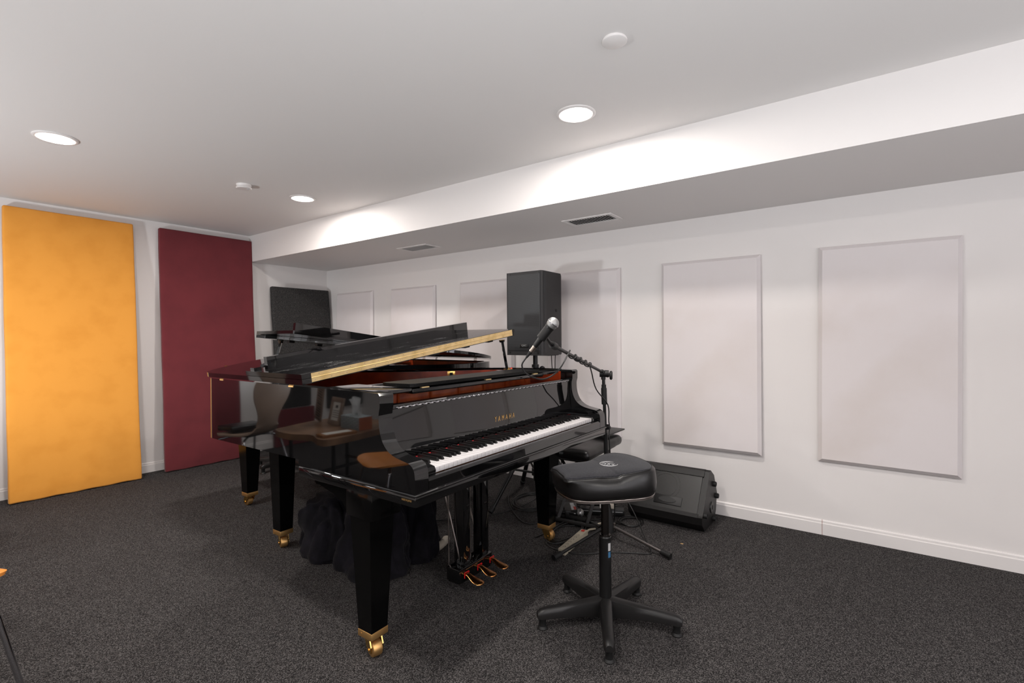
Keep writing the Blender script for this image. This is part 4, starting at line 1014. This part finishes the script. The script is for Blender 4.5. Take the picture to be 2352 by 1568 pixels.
bm = BM(); box(bm, -.058, .058, -.1212, -.1201, .002, .098); obj('end_panel', bm, mat('orange_brown_card', '9a5230', .7), t)
bm = BM()
for i in range(7):
    z = .006 + i * .0135
    box(bm, .0601, .0608, -.12, .12, z, z + .0012)
    for k in range(4): y = -.10 + k * .058 + (i % 2) * .028; box(bm, .0601, .0608, y, y + .0012, z, z + .0135)
obj('brick_lines', bm, INK, t)
bm = BM(); V = []
for i in range(9):
    row = []
    for j in range(13):
        y = -.075 + j * .15 / 12; k = 1 - .3 * i / 8 + .55 * (i / 8) ** 2
        row.append(bm.verts.new((.018 * math.sin(j * .9 + i * .2), y * k + .01 * i / 8, +.099 + .15 * i / 8 * (1 - .22 * abs(j - 6) / 6 * i / 8))))
    V.append(row)
for i in range(8):
    for j in range(12): bm.faces.new((V[i][j], V[i][j + 1], V[i + 1][j + 1], V[i + 1][j]))
g = bmesh.ops.solidify(bm, geom=list(bm.faces), thickness=.001); obj('tissue', bm, TISSUE, t, 60)
t = thing('picture_frame', 'brown wooden picture frame with a printed card on the side table', 'picture frame', (-.20, 3.475, .50), math.radians(10))
mw = Matrix.Rotation(math.radians(-12), 4, 'Y')
bm = BM()
for q in ((-.10, .10, 0, .035), (-.10, .10, .185, .22), (-.10, -.065, .035, .185), (.065, .10, .035, .185)): box(bm, -.009, .009, q[0], q[1], q[2], q[3], .002, mx=mw)
obj('frame', bm, WOODG, t)
bm = BM(); box(bm, -.004, .002, -.066, .066, .034, .186, mx=mw); cd = obj('card', bm, PAPER, t)
bm = BM(); box(bm, .002, .003, -.02, .02, .135, .158, mx=mw)
for i in range(4): box(bm, .002, .003, -.05, .05, .06 + i * .017, .064 + i * .017, mx=mw)
obj('print', bm, INK, cd)
bm = BM(); mw = Matrix.Translation((-.22, 3.72, .50)) @ Matrix.Rotation(math.radians(22), 4, 'X') @ Matrix.Rotation(math.radians(8), 4, 'Y')
box(bm, -.006, .006, -.045, .045, .013, .36, .003, mx=mw); t = tag(obj('wooden_sign', bm, WOODG), 'narrow wooden plank sign leaning beside the picture frame', 'sign')
bm = BM()
rnd = random.Random(3)
for i in range(14):
    z = .03 + i * .023; box(bm, .006, .0068, -.035 + rnd.uniform(0, .01), .035 - rnd.uniform(0, .012), z, z + rnd.choice((.006, .010, .013)), mx=mw)
obj('sign_print', bm, INK, t)
bm = BM(); mw = Matrix.Translation((.04, 3.10, .50)) @ Matrix.Rotation(math.radians(10), 4, 'Z')
box(bm, -.13, .13, -.055, .055, 0, .018, .002, mx=mw); t = tag(obj('wooden_plaque', bm, OAKE), 'flat oak plaque with a paper label at the table edge', 'plaque')
bm = BM(); box(bm, -.10, .10, -.04, .04, .018, .0188, mx=mw); pp = obj('paper_label', bm, PAPER, t)
bm = BM(); box(bm, -1.15, -.76, Y0 - .05, Y0 - .001, .42, 1.75, .008, 3); tag(obj('acoustic_panel', bm, CHAR), 'charcoal acoustic panel hung on the left wall beyond the frame, above a maroon one', 'acoustic panel')
bm = BM(); box(bm, -1.18, -.70, Y0 - .07, Y0 - .02, .001, .41, .008, 3); tag(obj('acoustic_panel', bm, MAR), 'low maroon acoustic panel at the foot of the left wall beyond the frame', 'acoustic panel')
bm = BM(); box(bm, -1.88, -1.38, Y0 - .05, Y0 - .001, .35, 1.75, .008, 3); tag(obj('acoustic_panel', bm, CHAR), 'charcoal acoustic panel at the far end of the left wall beyond the frame', 'acoustic panel')
# charcoal panels on the far side wall, only in the reflections
def side_panel(label, y0, y1, z0, z1, m):
    bm = BM(); box(bm, XB + .001, XB + .05, y0, y1, z0, z1, .008, 3); tag(obj('acoustic_panel', bm, m), label, 'acoustic panel')
side_panel('charcoal acoustic panel on the side wall behind the side table', 3.9, 4.9, .9, 2.1, CHAR)
side_panel('charcoal acoustic panel on the side wall nearer the camera', 2.2, 3.5, .5, 2.1, CHAR)
